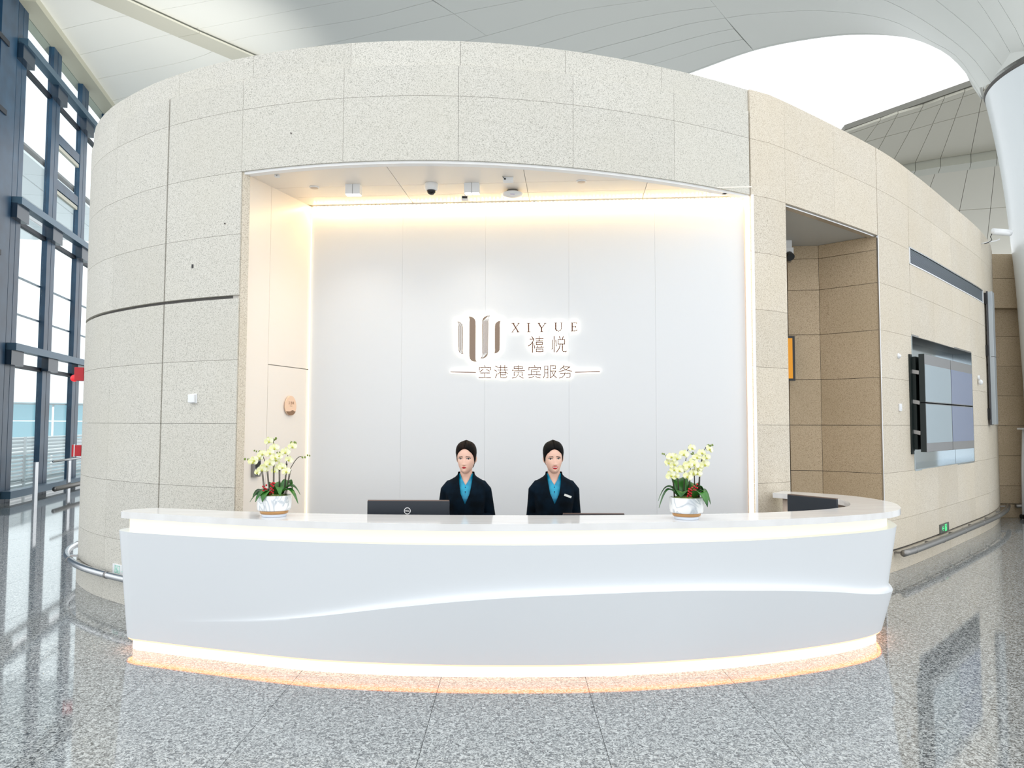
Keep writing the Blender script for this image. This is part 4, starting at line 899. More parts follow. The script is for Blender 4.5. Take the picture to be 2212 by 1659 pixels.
# bullet camera on the rim
uc, zc = DRUM.hit(2119, 512); pc = DRUM.p(uc); cc = empty('bullet_camera', 'white bullet security camera on an arm at the rim of the stone wall', 'camera', (pc[0], pc[1], 5.14)); cc.scale = (.68, .68, .68)
build('arm', MB().tube([(0, 0, 0), (.15, -.10, .02), (.33, -.10, .05), (.42, -.12, .09)], .016, 8), WHITEP, cc, True)
build('housing', MB().tube([(.16, -.20, .26), (.20, -.20, .262), (.55, -.22, .225), (.62, -.22, .218)], [.045, .075, .075, .07], 16), WHITEP, cc, True)
build('lens_window', MB().tube([(.61, -.22, .218), (.63, -.221, .216)], .05, 16), BLACK, cc); build('sun_hood', MB().tube([(.18, -.20, .285), (.66, -.222, .238)], .078, 16), WHITEP, cc, True)
build('cable', MB().tube([(.17, -.19, .22), (.15, -.16, .14), (.20, -.14, .06), (.12, -.1, .0), (.05, -.05, -.02)], .01, 6), BLACK, cc, True)
# camera and yellow poster inside the recess
pw = atplane(1703.5, 771, (R0[0] + .05, R0[1] + .3, 0), (1, .03, 0))
rdir = (R1 - R0) / np.linalg.norm(R1 - R0); rn = np.array([rdir[1], -rdir[0]])
def on_rec(px, py): return atplane(px, py, (R0[0], R0[1], 0), (rn[0], rn[1], 0))
pa = atplane(1705, 771, (3.7, 9.80, 0), (0, 1, 0))
ps = empty('yellow_poster', 'bright yellow framed poster partly hidden behind the pillar edge', 'poster', (3.42, 9.72, 0))
build('frame', MB().box(-.25, .295, -.03, 0, 2.42, 3.01), BLACK, ps); build('sheet', MB().box(-.25, .262, -.034, -.03, 2.45, 2.98), mat('poster_yellow', (252, 168, 20), .5), ps)
rc = empty('recess_camera', 'small grey camera under the ceiling of the right recess', 'camera', (3.585, 9.55, 3.98)); build('body', MB().box(-.06, .06, -.06, .06, .06, .16), WHITEP, rc, bevel=.004); build('lens', MB().tube([(0, -.06, .06), (0, -.12, .02)], .05, 12), BLACK, rc); build('mount', MB().box(-.04, .05, -.03, .03, .16, .26), WHITEP, rc); build('foot', MB().tube([(0, -.03, .06), (0, -.05, -.03)], .03, 10), STEELD, rc)
# white stand cut by the right edge of the photo
st = empty('white_stand', 'white stand with a small top plate at the right edge of the photo', 'stand', (10.08, 14.70, 0)); build('top_plate', MB().box(-.02, .14, -.08, .08, 1.76, 1.80), WHITEP, st, bevel=.005)
build('pole', MB().tube([(.0, 0, .0), (.02, 0, 1.0), (.06, 0, 1.77)], .03, 10), WHITEP, st, True); build('wheel', MB().tube([(0, -.05, .05), (0, .05, .05)], .05, 12), BLACK, st)

# unseen uplight added on the drum roof to brighten the ceiling near the glass
up = empty('added_roof_uplight', 'unseen uplight added on the flat roof of the stone drum to brighten the hall ceiling', 'light', (-4.0, 13.2, 5.1)); build('housing', MB().lathe([(.12, 0), (.12, .2), (.16, .26)], 20), STEELD, up)
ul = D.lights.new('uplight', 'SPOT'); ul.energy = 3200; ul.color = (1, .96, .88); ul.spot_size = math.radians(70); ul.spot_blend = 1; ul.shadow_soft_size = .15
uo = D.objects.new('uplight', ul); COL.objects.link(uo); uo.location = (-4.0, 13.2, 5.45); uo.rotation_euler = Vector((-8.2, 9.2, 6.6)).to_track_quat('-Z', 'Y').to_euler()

# ------------------------------------------------------------------ monitors on the staff side
def monitor(name, label, cx, cy, w, h, zt, rz, badge=False, tilt=0.0, foot=.75):
    t = empty(name, label, 'monitor', (cx, cy, foot), rz)
    hz = zt - foot
    c = build('back_cover', MB().box(-w / 2, w / 2, -.012, .012, hz - h, hz).box(-w * .32, w * .32, -.035, -.01, hz - h * .85, hz - h * .2) if badge is None else MB().box(-w / 2, w / 2, -.014, .014, hz - h, hz), mat('monitor_back', (34, 42, 52), .45), t, bevel=.006)
    build('panel', MB().box(-w / 2 + .008, w / 2 - .008, .0142, .0155, hz - h + .01, hz - .01), BLACK, t)
    build('top_edge', MB().box(-w / 2 + .003, w / 2 - .003, -.013, .015, hz - .001, hz + .0055), mat('monitor_edge', (110, 92, 84), .35), t)
    build('stand_neck', MB().box(-.035, .035, .0, .03, 0, hz - h * .5), STEELD, t); build('stand_foot', MB().box(-.11, .11, -.07, .06, 0, .012), STEELD, t, bevel=.003)
    return t, hz
t, hz = monitor('monitor', 'wide dark monitor with a round maker badge in front of the left receptionist', (885 - 1106) / 1600 * 5.90, 5.90, .649, .37, 1.234, 0.0)
bx = (883 - 885) / 1600 * 5.93; bz = hz - .0 - (1104 - 1083) / 1600 * 5.93
m = MB(); P = [(bx + .0265 * math.cos(a), bz + .0265 * math.sin(a)) for a in np.linspace(0, 2 * PI, 40, endpoint=False)]; Q = [(bx + .0215 * math.cos(a), bz + .0215 * math.sin(a)) for a in np.linspace(0, 2 * PI, 40, endpoint=False)]
n = 40; m.add([(p[0], -.0165, p[1]) for p in P] + [(q[0], -.0165, q[1]) for q in Q], [(k, (k + 1) % n, n + (k + 1) % n, n + k) for k in range(n)])
def bar(a, b): stroke(m, [(bx + a[0] * .001, bz + a[1] * .001), (bx + b[0] * .001, bz + b[1] * .001)], .0024, -.0175, -.0150)
for s_ in ([(-17, -5), (-17, 5)], [(-17, 5), (-12, 4)], [(-12, 4), (-10, 0)], [(-10, 0), (-12, -4)], [(-12, -4), (-17, -5)],
           [(-6, 5), (-6, -5)], [(-6, 5), (-1, 5)], [(-6, 0), (-1, 0)], [(-6, -5), (-1, -5)], [(3, 5), (3, -5)], [(3, -5), (8, -5)], [(11, 5), (11, -5)], [(11, -5), (17, -5)]): bar(*s_)
build('badge', m, WHT, t)
t, hz = monitor('monitor', 'low dark monitor only just showing above the counter in front of the right receptionist', (1283 - 1106) / 1600 * 5.91, 5.91, .488, .32, 1.133, 0.0); t.rotation_euler = (0, math.radians(-1.0), math.radians(-8))
t, hz = monitor('monitor', 'black monitor turned sideways at the curved right end of the counter', 2.665, 6.62, .50, .30, 1.205, math.radians(-58))
# ------------------------------------------------------------------ orchids
MARB = noise_mat('marble_glaze', [(0.45, (244, 245, 246)), (0.50, (190, 197, 204)), (0.55, (244, 245, 246))], 5.0, .18, 2, dist=2.2, stretch=(1, 1, .8))
GOLD = mat('gold_band', (196, 150, 100), .3, .6); LEAF = noise_mat('orchid_leaf', [(0.4, (20, 78, 24)), (0.6, (58, 120, 40))], 8, .28, 2); STEM = mat('dark_stem', (62, 58, 40), .5); STAKE = mat('stake', (60, 50, 46), .5)
PET = noise_mat('petal_cream', [(0.4, (240, 240, 176)), (0.6, (250, 250, 222))], 60, .45, 2); PETC = mat('petal_lip', (206, 206, 90), .45); BUD = mat('bud_green', (120, 140, 60), .5); BERRY = mat('berry_red', (190, 16, 34), .25); MOSS = noise_mat('moss', [(0.4, (90, 120, 50)), (0.6, (170, 180, 110))], 120, .9, 2)
def petal(mb, ang, L, w, cup, tilt=0):
    ca, sa = math.cos(ang), math.sin(ang); vs = []
    for (t, ww, y) in ((0.05, .15, 0), (.35, .85, -cup * .5), (.7, 1.0, -cup), (1.0, .35, -cup * .6)):
        for sgn_ in (-1, 0, 1):
            a = t * L; b = sgn_ * ww * w / 2; vs.append((a * ca - b * sa, y - (.003 if sgn_ else 0), a * sa + b * ca))
    f = []
    for i in range(3):
        for j in range(2): f.append((3 * i + j, 3 * i + j + 1, 3 * i + j + 4, 3 * i + j + 3))
    mb.add(vs, f)
fm = MB()
for a, L, w in ((90, .027, .022), (210, .026, .020), (330, .026, .020)): petal(fm, math.radians(a), L, w, -.004)
for a in (12, 168): petal(fm, math.radians(a), .030, .034, .004)
FLM = fm.mesh(PET, True)
cm_ = MB().ball((0, -.006, -.004), .006, 8, 6, (1, 1.3, .9)); petal(cm_, math.radians(270), .013, .010, .006); FCM = cm_.mesh(PETC, True)
BUDM = MB().ball((0, 0, 0), .007, 8, 6, (1, 1, 1.4)).mesh(BUD, True); BERM = MB().ball((0, 0, 0), .0075, 10, 7).mesh(BERRY, True)
def leafmesh(L, w, ang, droop, lift, seed):
    rr = random.Random(seed); vs = []; fs = []; n = 9
    for i in range(n + 1):
        t = i / n; r = L * t * (1 - .12 * t); z = lift * math.sin(PI * min(t * .9, 1)) - droop * t * t; ww = w * math.sin(PI * (0.10 + .9 * t) ** .8) ** .75 * .5 if t < 1 else 0.001
        for j in (-1, -.5, 0, .5, 1):
            vs.append((r * math.cos(ang) - j * ww * math.sin(ang), r * math.sin(ang) + j * ww * math.cos(ang), z + abs(j) * ww * .35))
    for i in range(n):
        for j in range(4): fs.append((5 * i + j, 5 * i + j + 1, 5 * i + j + 6, 5 * i + j + 5))
    return mesh(vs, fs, LEAF, True)
def orchid(name, label, px, pyb, stems, leaves, berries, seed, rot):
    rr = random.Random(seed); x, y = atz(px, pyb, 1.151); t = empty(name, label, 'plant', (x, y, 1.1505)); H = .1565
    build('foot', MB().lathe([(.088, 0), (.090, .003), (.090, .018), (.087, .022)], 40), mat('pot_base', (222, 232, 246), .2), t, True)
    build('gold_band', MB().lathe([(.094, .020), (.101, .024), (.103, .036), (.104, .044)], 40), GOLD, t, True)
    build('pot', MB().lathe([(.100, .044), (.114, .046), (.120, .052), (.1235, .075), (.1245, .11), (.1225, H), (.117, H + .001), (.113, H - .006), (.112, .12)], 48), MARB, t, True, rotz=rot).modifiers.new('e', 'EDGE_SPLIT').split_angle = math.radians(60)
    mo = MB().lathe([(.111, .12), (.111, H - .008), (.07, H + .006), (.02, H + .012)], 24); build('moss', mo, MOSS, t, True, kind='stuff')
    for k, (L, w, a, dr, lf, bx_, by_) in enumerate(leaves):
        o = ob('leaf', leafmesh(L * 1.04, w * 1.3, math.radians(a), dr, lf + .012, k), t, (bx_, by_, H - .004)); md = o.modifiers.new('s', 'SOLIDIFY'); md.thickness = .0022
    for (bx_, by_, tipx, tipz, bend, nf, nb) in stems:
        zb = H; P = []; kx_ = bx_ * 1.0 + (tipx - bx_) * .25; zk = zb + (tipz - zb) * .62
        for i in range(15):
            s = i / 14
            if s < .6: q = s / .6; X = bx_ + (kx_ - bx_) * q; Z = zb + (zk - zb) * q
            else: q = (s - .6) / .4; X = kx_ + (tipx - kx_) * q ** .9; Z = zk + (tipz - zk) * math.sin(q * PI / 2) - bend * q * q
            P.append((X, by_ - .03 * s * s, Z))
        build('stem', MB().tube(P, .0028, 6), STEM, t, True)
        build('stake', MB().tube([(bx_ + .006, by_ + .004, zb), (kx_ + .004, by_ + .002, zk)], .0026, 6), STAKE, t, True)
        k = MB().ball((kx_ + .002, by_, zk - .012), .007, 8, 6); build('stem_clip', k, BLACK, t, True)
        for i in range(nf):
            s = .60 + .34 * i / max(nf - 1, 1); j = min(int(s * 14), 13); p = P[j]; sd = 1 if i % 2 else -1
            o = D.objects.new('flower', FLM); COL.objects.link(o); o.parent = t; o.location = (p[0] + sd * .018 + rr.uniform(-.006, .006), p[1] - .018 + rr.uniform(-.012, .006), p[2] - .006 + rr.uniform(-.014, .010))
            o.rotation_euler = (rr.uniform(-.5, .15), rr.uniform(-.5, .5), rr.uniform(-.6, .6)); sc_k = rr.uniform(1.05, 1.32); o.scale = (sc_k,) * 3
            c = D.objects.new('flower_lip', FCM); COL.objects.link(c); c.parent = o
        for i in range(nb):
            o = D.objects.new('bud', BUDM); COL.objects.link(o); o.parent = t; p = P[-1]; o.location = (p[0] + (tipx - kx_) * .10 * i + rr.uniform(-.006, .006) + .008 * i * (1 if tipx > bx_ else -1), p[1] + rr.uniform(-.01, .01), p[2] + rr.uniform(-.004, .012) + .003 * i); o.rotation_euler = (rr.uniform(-.5, .5), rr.uniform(-.8, .8), 0); k = rr.uniform(.7, 1.15); o.scale = (k, k, k)
    for (bx_, by_, hx, hz_, nbr) in berries:
        build('berry_sprig', MB().tube([(bx_, by_, H), (hx, by_ - .01, H + hz_)], .0018, 5), mat('sprig', (90, 40, 34), .6), t)
        for i in range(nbr):
            q = .15 + .85 * i / (nbr - 1); sd = (-1, 1, 0)[i % 3]
            o = D.objects.new('berry', BERM); COL.objects.link(o); o.parent = t; o.location = (bx_ + (hx - bx_) * q + sd * .011, by_ - .012 + rr.uniform(-.006, .004), H + hz_ * q + rr.uniform(-.004, .004))
    return t
orchid('potted_orchid', 'cream orchid in a marbled gold-banded pot on the left side of the counter', 592, 1114.5,
       [(-.075, .0, -.17, .46, .05, 4, 4), (-.045, .01, -.12, .50, .02, 4, 3), (-.005, -.02, .0, .57, .0, 5, 4), (.03, .01, .03, .47, .01, 4, 2), (.07, .0, .13, .54, .0, 4, 4), (.085, -.01, .215, .47, .03, 1, 4)],
       [(.16, .07, 168, .03, .03, -.03, 0), (.15, .065, 196, .055, .02, -.03, -.02), (.13, .06, 230, .05, .03, -.02, -.04), (.10, .06, 262, .05, .03, -.03, -.05), (.16, .075, 12, .02, .06, .04, 0), (.17, .055, -12, .075, .05, .04, -.02), (.13, .06, 60, .0, .09, .04, .02), (.12, .07, 120, .0, .07, 0, .03), (.10, .055, -60, .02, .06, .03, -.03)],
       [(-.055, -.06, -.05, .075, 8), (.0, -.07, .012, .10, 12)], 3, 0.6)
orchid('potted_orchid', 'cream orchid in a marbled gold-banded pot on the right side of the counter', 1483, 1120,
       [(-.09, .0, -.15, .46, .0, 4, 3), (-.055, .0, -.10, .44, -.01, 4, 2), (-.02, .01, .02, .52, .0, 4, 4), (.02, -.01, .03, .42, .0, 4, 2), (.06, .0, .055, .47, .0, 4, 3), (.085, .0, .15, .53, .0, 4, 4), (.09, -.01, .12, .46, .01, 2, 3)],
       [(.17, .05, 160, .06, .08, -.05, 0), (.16, .045, 185, .10, .07, -.06, -.01), (.13, .09, 245, .005, .035, -.01, .02), (.12, .10, 100, .0, .12, -.03, .0), (.13, .085, -58, .07, .05, .05, -.06), (.12, .09, -28, .06, .05, .06, -.03), (.13, .08, 10, .07, .08, .03, 0), (.12, .08, 35, .02, .09, .02, .01)],
       [(.0, -.07, .012, .075, 11), (.05, -.05, .055, .095, 11)], 9, 2.4)

# ------------------------------------------------------------------ people
def ell(z, w, f, b, cx=0, cy=0, n=40, p=2.0):
    """horizontal ring, front is -y"""
    out = []
    for k in range(n):
        t = 2 * PI * k / n; s = math.sin(t); c = math.cos(t)
        x = w * math.copysign(abs(s) ** (2 / p), s); y = -c; d = f if y < 0 else b
        out.append((cx + x, cy + math.copysign(abs(y) ** (2 / p), y) * d, z))
    return out
HEADT = [(-.004, .017, .066, -.01), (.004, .029, .080, .01), (.016, .040, .0875, .035), (.032, .0500, .0915, .055), (.050, .0575, .0925, .070), (.070, .0640, .0915, .082), (.092, .069, .090, .090), (.113, .0705, .0885, .096), (.135, .0725, .0905, .099), (.155, .073, .0895, .099), (.175, .0705, .084, .094), (.192, .064, .073, .084), (.206, .052, .056, .068), (.216, .036, .036, .046), (.222, .012, .012, .014)]
HT = np.array(HEADT)
def headp(z, th):
    w, f, b = (np.interp(z, HT[:, 0], HT[:, i]) for i in (1, 2, 3)); s, c = math.sin(th), math.cos(th)
    x = w * math.copysign(abs(s) ** .92, s); y = -c * (f if c > 0 else b) if True else 0
    return np.array([x, y, z])
def facebump(x, y, z):
    """forward (towards -y) shape of the face on top of the plain head, z from the chin"""
    if y > -.03: return 0
    g = lambda dx, dz, sx, sz: math.exp(-(dx / sx) ** 2 - (dz / sz) ** 2)
    d = 0
    zn = min(max((z - .066) / .05, 0), 1); d += .020 * math.exp(-(x / (.0070 + .004 * (1 - zn))) ** 2) * (1 - zn) ** .8 * (1 if z > .066 else math.exp(-((z - .066) / .006) ** 2))
    d += .0025 * math.exp(-(x / .007) ** 2) * (1 if .09 < z < .125 else 0)
    for s in (-1, 1):
        d += .0065 * g(x - s * .012, z - .067, .006, .006)
        d -= .0075 * g(x - s * .033, z - .113, .017, .010)
        d += .003 * g(x - s * .034, z - .130, .020, .007)
        d += .003 * g(x - s * .040, z - .078, .018, .016)
    d += .0055 * g(x, z - .046, .020, .007) - .003 * g(x, z - .033, .016, .005) + .004 * g(x, z - .012, .016, .012)
    return d
def headgrid(nz=70, nt=96):
    rings = []
    zs = list(np.linspace(-.004, .05, 20)) + list(np.linspace(.052, .14, 32)) + list(np.linspace(.144, .222, 18))
    for z in zs:
        r = []
        for k in range(nt):
            p = headp(z, 2 * PI * k / nt); y = p[1] - facebump(p[0], p[1], z); r.append((p[0], y, z))
        rings.append(r)
    return rings
def remesh(mb, m, vox, smooth=2, name='r'):
    me = mb.mesh(m, True); o = D.objects.new('tmp', me); COL.objects.link(o)
    r = o.modifiers.new('r', 'REMESH'); r.mode = 'VOXEL'; r.voxel_size = vox; r.use_smooth_shade = True
    if smooth: sm = o.modifiers.new('s', 'SMOOTH'); sm.factor = .5; sm.iterations = smooth
    dg = bpy.context.evaluated_depsgraph_get(); out = D.meshes.new_from_object(o.evaluated_get(dg)); D.objects.remove(o)
    out.materials.clear(); out.materials.append(m); out.polygons.foreach_set('use_smooth', [True] * len(out.polygons)); return out
def hand(mb, wrist, dirv, palmn, side, curl):
    """palm and five fingers; dirv along the hand, palmn out of the palm"""
    d = Vector(dirv).normalized(); n = Vector(palmn).normalized(); sx = d.cross(n).normalized() * side; w = Vector(wrist)
    mb.tube([w - d * .01, w + d * .03, w + d * .07], [.022, .028, .026], 10)
    for k in (-1, 0, 1): mb.tube([w + sx * (.010 * k) , w + sx * (.022 * k) + d * .085], [.016, .0125], 8)
    for k, L in enumerate((.068, .076, .072, .056)):
        o = w + d * .085 + sx * (.030 - .020 * k); P = [o - d * .02]; dd = d.copy()
        for q in range(4): P.append(P[-1] + dd * (L / 3.2)); dd = (dd + n * curl * (.35 + .2 * q)).normalized()
        mb.tube(P, [.0095, .0092, .0085, .008, .0065], 8)
    o = w + d * .02 + sx * .022; mb.tube([o, o + (d * .7 + sx * .8 + n * .2) * .03, o + (d * 1.0 + sx * .8 + n * .4) * .055, o + (d * 1.5 + sx * .6 + n * .6) * .062], [.013, .0115, .010, .0075], 8)
def person(label, loc, rz, hyaw, htilt, face, hair, scale, tagplate, smile, elb=.19):
    root = empty('person', label, 'person', loc, rz); root.scale = (scale,) * 3
    CH = 1.425; HY = -.012                           # chin height, head centre
    Rh = Matrix.Translation((0, HY, CH)) @ Matrix.Rotation(hyaw, 4, 'Z') @ Matrix.Rotation(htilt, 4, 'Y')
    ht = lambda p: tuple(Rh @ Vector(p))
    mb = MB(); mb.rings([[ht(p) for p in r] for r in headgrid()])
    # ears
    for s in (-1, 1):
        P = [ht((s * (.069 + .010 * math.sin(PI * i / 6)), .018 + .006 * math.sin(PI * i / 6), .078 + .058 * i / 6)) for i in range(7)]; mb.tube(P, [.004, .0075, .0075, .008, .0095, .010, .006], 8)
    # neck and trunk
    mb.rings([ell(z, w, f, b, 0, cy) for z, w, f, b, cy in ((1.22, .10, .06, .06, .0), (1.33, .12, .055, .07, .0), (1.36, .075, .048, .06, .01), (1.385, .054, .046, .055, .01), (1.41, .050, .046, .054, .008), (1.44, .050, .046, .056, .006), (1.47, .050, .04, .060, .01))])
    mb.rings([ell(z, w * .93, f * .9, b * .9, 0, 0) for z, w, f, b in ((.80, .165, .09, .11), (.90, .165, .095, .10), (1.04, .122, .085, .08), (1.16, .14, .10, .085), (1.26, .165, .095, .09), (1.33, .17, .07, .08), (1.36, .12, .05, .06))])
    arms = {}
    for s in (-1, 1):
        sh = Vector((s * .145, .0, 1.315)); el = Vector((s * elb, .045, 1.075)); wr_ = Vector((s * .070, -.125, 1.0)); arms[s] = (sh, el, wr_)
        mb.tube([sh + Vector((-s * .05, 0, 0)), sh, sh.lerp(el, .5), el, el.lerp(wr_, .5), wr_], [.036, .037, .036, .034, .031, .024], 12)
        hand(mb, wr_, Vector((-s * .8, -.35, -.25)), Vector((-s * .2, .9 if s > 0 else .6, -.3)), s, .45)
        mb.tube([(s * .085, 0, .86), (s * .09, -.005, .70), (s * .085, 0, .48), (s * .085, .012, .30), (s * .085, .02, .10)], [.085, .08, .055, .05, .033], 14)
        mb.tube([(s * .085, .045, .05), (s * .088, -.02, .045), (s * .092, -.13, .022)], [.035, .034, .022], 12)
    bm_ = remesh(mb, SKIN, .0046, 1); bodyo = ob('body', bm_, root)
    # face parts, laid on the head surface
    bvh = BVHTree.FromPolygons([v.co.copy() for v in bm_.vertices], [p.vertices[:] for p in bm_.polygons])
    inv = Rh.to_3x3()
    def fp(x, z, off):
        o = Rh @ Vector((x, -.25, z)); d = inv @ Vector((0, 1, 0)); h = bvh.ray_cast(o, d); p = h[0] if h[0] else Rh @ Vector((x, -.09, z)); return p - d * off
    def patch(name, poly, off, m, sub=3, dome=0):
        """fill a face-space outline (x, z) with a fan of rings"""
        cx = sum(p[0] for p in poly) / len(poly); cz = sum(p[1] for p in poly) / len(poly); n = len(poly); vs = [fp(cx, cz, off + dome)]; fs = []
        for r in range(1, sub + 1):
            for p in poly: vs.append(fp(cx + (p[0] - cx) * r / sub, cz + (p[1] - cz) * r / sub, (off + dome * (1 - (r / sub) ** 2)) if r < sub else 0.0002))
        for k in range(n): fs.append((0, 1 + k, 1 + (k + 1) % n))
        for r in range(sub - 1):
            for k in range(n): fs.append((1 + r * n + k, 1 + (r + 1) * n + k, 1 + (r + 1) * n + (k + 1) % n, 1 + r * n + (k + 1) % n))
        return ob(name, fixn(mesh(vs, fs, m, True)), bodyo)
    EW, EH, EX, EZ = face['eye']
    for s in (-1, 1):
        ex = s * EX; up = [(ex + EW * math.cos(a) * (1), EZ + EH * max(math.sin(a), -.62) * (1.15 if math.sin(a) > 0 else .8) + s * math.cos(a) * .0012) for a in np.linspace(0, 2 * PI, 20, endpoint=False)]
        patch('eye', up, .0008, mat('eye_white', (196, 186, 182), .3), 3, .001)
        patch('iris', [(ex + .0068 * math.cos(a), EZ + .0006 + .0058 * math.sin(a)) for a in np.linspace(0, 2 * PI, 14, endpoint=False)], .0022, mat('iris_dark', (20, 10, 8), .6, spec=.1), 2, .0004)
        lash = [(ex + (EW + .002) * math.cos(a), EZ + EH * math.sin(a) * 1.15 + s * math.cos(a) * .0014 + .0036 * 1) for a in np.linspace(PI, 0, 11)] + [(ex + (EW) * math.cos(a), EZ + EH * math.sin(a) * 1.0 + s * math.cos(a) * .0012 - .0006) for a in np.linspace(0, PI, 11)]
        m_ = MB(); n = 11; V_ = [tuple(fp(p[0], p[1], .0020)) for p in lash[:11]] + [tuple(fp(p[0], p[1], .0016)) for p in lash[11:][::-1]]
        m_.add(V_, [(k, k + 1, n + k + 1, n + k) for k in range(n - 1)]); o = ob('eyelash', mesh(m_.v, m_.f, mat('lash_black', (18, 10, 10), .6)), bodyo)
        bw_ = face['brow']; tq = np.linspace(0, 1, 9)
        top = [(s * (bw_[0] + (bw_[1] - bw_[0]) * q), bw_[2] + bw_[3] * math.sin(PI * q * .75) + .0034 * (1 - q * .5)) for q in tq]; bot = [(s * (bw_[0] + (bw_[1] - bw_[0]) * q), bw_[2] + bw_[3] * math.sin(PI * q * .75) - .0030 * (1 - q * .9)) for q in tq]
        V_ = [tuple(fp(*p, .0012)) for p in top] + [tuple(fp(*p, .0012)) for p in bot]
        ob('eyebrow', mesh(V_, [(k, k + 1, 10 + k, 9 + k) for k in range(8)], mat('brow_brown', (48, 28, 24), .8)), bodyo)
        patch('nostril', [(s * .0075 + .0028 * math.cos(a), .0605 + .0014 * math.sin(a)) for a in np.linspace(0, 2 * PI, 8, endpoint=False)], .0006, mat('nostril_brown', (150, 90, 78), .7), 1)
    LIP = mat('lipstick', (186, 8, 34), .35); lw, lz, lh = face['mouth']; cur = .006 if smile else .0
    q = np.linspace(-1, 1, 15)
    up = [(x * lw, lz + cur * x * x + lh * .55 * (1 - abs(x)) ** .6 * (1 - .25 * math.exp(-(x / .12) ** 2))) for x in q]; mid = [(x * lw, lz + cur * x * x + (0.0 if not smile else 0)) for x in q]; mid2 = [(x * lw, lz + cur * x * x - (lh * .5 * (1 - x * x) if smile else .0003)) for x in q]; lo = [(x * lw * .96, lz + cur * x * x - (lh * (1.35 if smile else .8)) * (1 - x * x) ** .7) for x in q]
    for nm, a, b in (('upper_lip', up, mid), ('lower_lip', mid2, lo)):
        V_ = [tuple(fp(*p, .0012)) for p in a] + [tuple(fp(*[(a[i][j] + b[i][j]) / 2 for j in (0, 1)], .0028)) for i in range(15)] + [tuple(fp(*p, .0010)) for p in b]
        ob(nm, fixn(mesh(V_, [(r * 15 + k, r * 15 + k + 1, r * 15 + 16 + k, r * 15 + 15 + k) for r in (0, 1) for k in range(14)], LIP, True)), bodyo)
    if smile:
        V_ = [tuple(fp(*p, .0006)) for p in mid] + [tuple(fp(*p, .0006)) for p in mid2]; ob('teeth', mesh(V_, [(k, k + 1, 16 + k, 15 + k) for k in range(14)], mat('teeth_white', (250, 240, 236), .3)), bodyo)
    else:
        V_ = [tuple(fp(x * lw * 1.05, lz + .0006, .0022)) for x in q] + [tuple(fp(x * lw * 1.05, lz - .0006, .0022)) for x in q]; ob('mouth_line', mesh(V_, [(k, k + 1, 16 + k, 15 + k) for k in range(14)], mat('mouth_dark', (110, 20, 34), .7)), bodyo)
    # hair: shell over the skull with a clear hairline, parted and swept back into a low bun
    nz, nt = 46, 90; vs = []; fs = []; idx = {}
    def hl(z):   # angle from the front where hair begins
        zt = face['hairline']
        if z > zt + .020: return 0.0
        if z > zt: return math.radians(34) * (1 - (z - zt) / .020) ** .42
        if z > .120: return math.radians(34 + 38 * ((zt - z) / (zt - .120)) ** .7)
        if z > .100: return math.radians(72 + 6 * (.120 - z) / .02)
        return math.radians(78 + 44 * min((.100 - z) / .05, 1))
    zs = np.linspace(.040, .2225, nz); rows_ = []
    for i, z in enumerate(zs):
        h0 = hl(z); row = []
        for k in range(nt + 1):
            th = h0 + (2 * PI - 2 * h0) * k / nt; e = max(min(th - h0, 2 * PI - h0 - th), 0.0); p = headp(z, th); 
            part = 1 - .18 * math.exp(-((min(th, 2 * PI - th)) / .12) ** 2) * (1 if z > .15 else 0)
            tk = (.0025 + .0075 * min(e / .5, 1) ** .6 + (.010 * max(0, (z - .14) / .08))) * part + .0006 * math.sin(th * 46 + z * 60)
            n = np.array([p[0] / .07 ** 2, p[1] / .095 ** 2, max(z - .13, 0) / .09 ** 2]); n /= np.linalg.norm(n) + 1e-9
            zz = z + n[2] * tk + (.016 * max(0, (z - .16) / .06))
            row.append(ht((p[0] + n[0] * tk, p[1] + n[1] * tk, zz)))
        for k in range(nt, -1, -1):
            th = h0 + (2 * PI - 2 * h0) * k / nt; p = headp(z, th); row.append(ht((p[0] * .93, p[1] * .93, z - .002)))
        rows_.append(row)
    vs = [p for r in rows_ for p in r]; W_ = 2 * nt + 2; nt2 = W_
    for i in range(nz - 1):
        for k in range(nt2): fs.append((i * W_ + k, i * W_ + (k + 1) % W_, (i + 1) * W_ + (k + 1) % W_, (i + 1) * W_ + k))
    vs.append(ht((0, .004, .2655))); tc_ = len(vs) - 1
    for k in range(nt): fs.append(((nz - 1) * W_ + k, (nz - 1) * W_ + k + 1, tc_))
    fs.append(((nz - 1) * W_ + nt, (nz - 1) * W_, tc_))
    for k in range(nt): fs.append((k, k + 1, W_ - 2 - k, W_ - 1 - k))
    ho = ob('hair', fixn(mesh(vs, fs, hair, True)), bodyo)
    b_ = MB().ball((0, 0, 0), .042, 20, 14, (1.15, .8, 1)); b_.v = [ht((v[0], v[1] + .118, v[2] + .06)) for v in b_.v]; ob('hair_bun', b_.mesh(hair, True), ho)
    # shirt
    SH = MB().rings([ell(z, w, f, b, 0, cy) for z, w, f, b, cy in ((.98, .13, .09, .085, 0), (1.10, .135, .098, .085, 0), (1.22, .15, .108, .09, 0), (1.30, .15, .088, .09, 0), (1.345, .10, .066, .075, .004), (1.375, .064, .056, .065, .008), (1.405, .0565, .052, .060, .008), (1.425, .0555, .051, .060, .008))])
    sm_ = remesh(SH, TEAL, .005, 2)
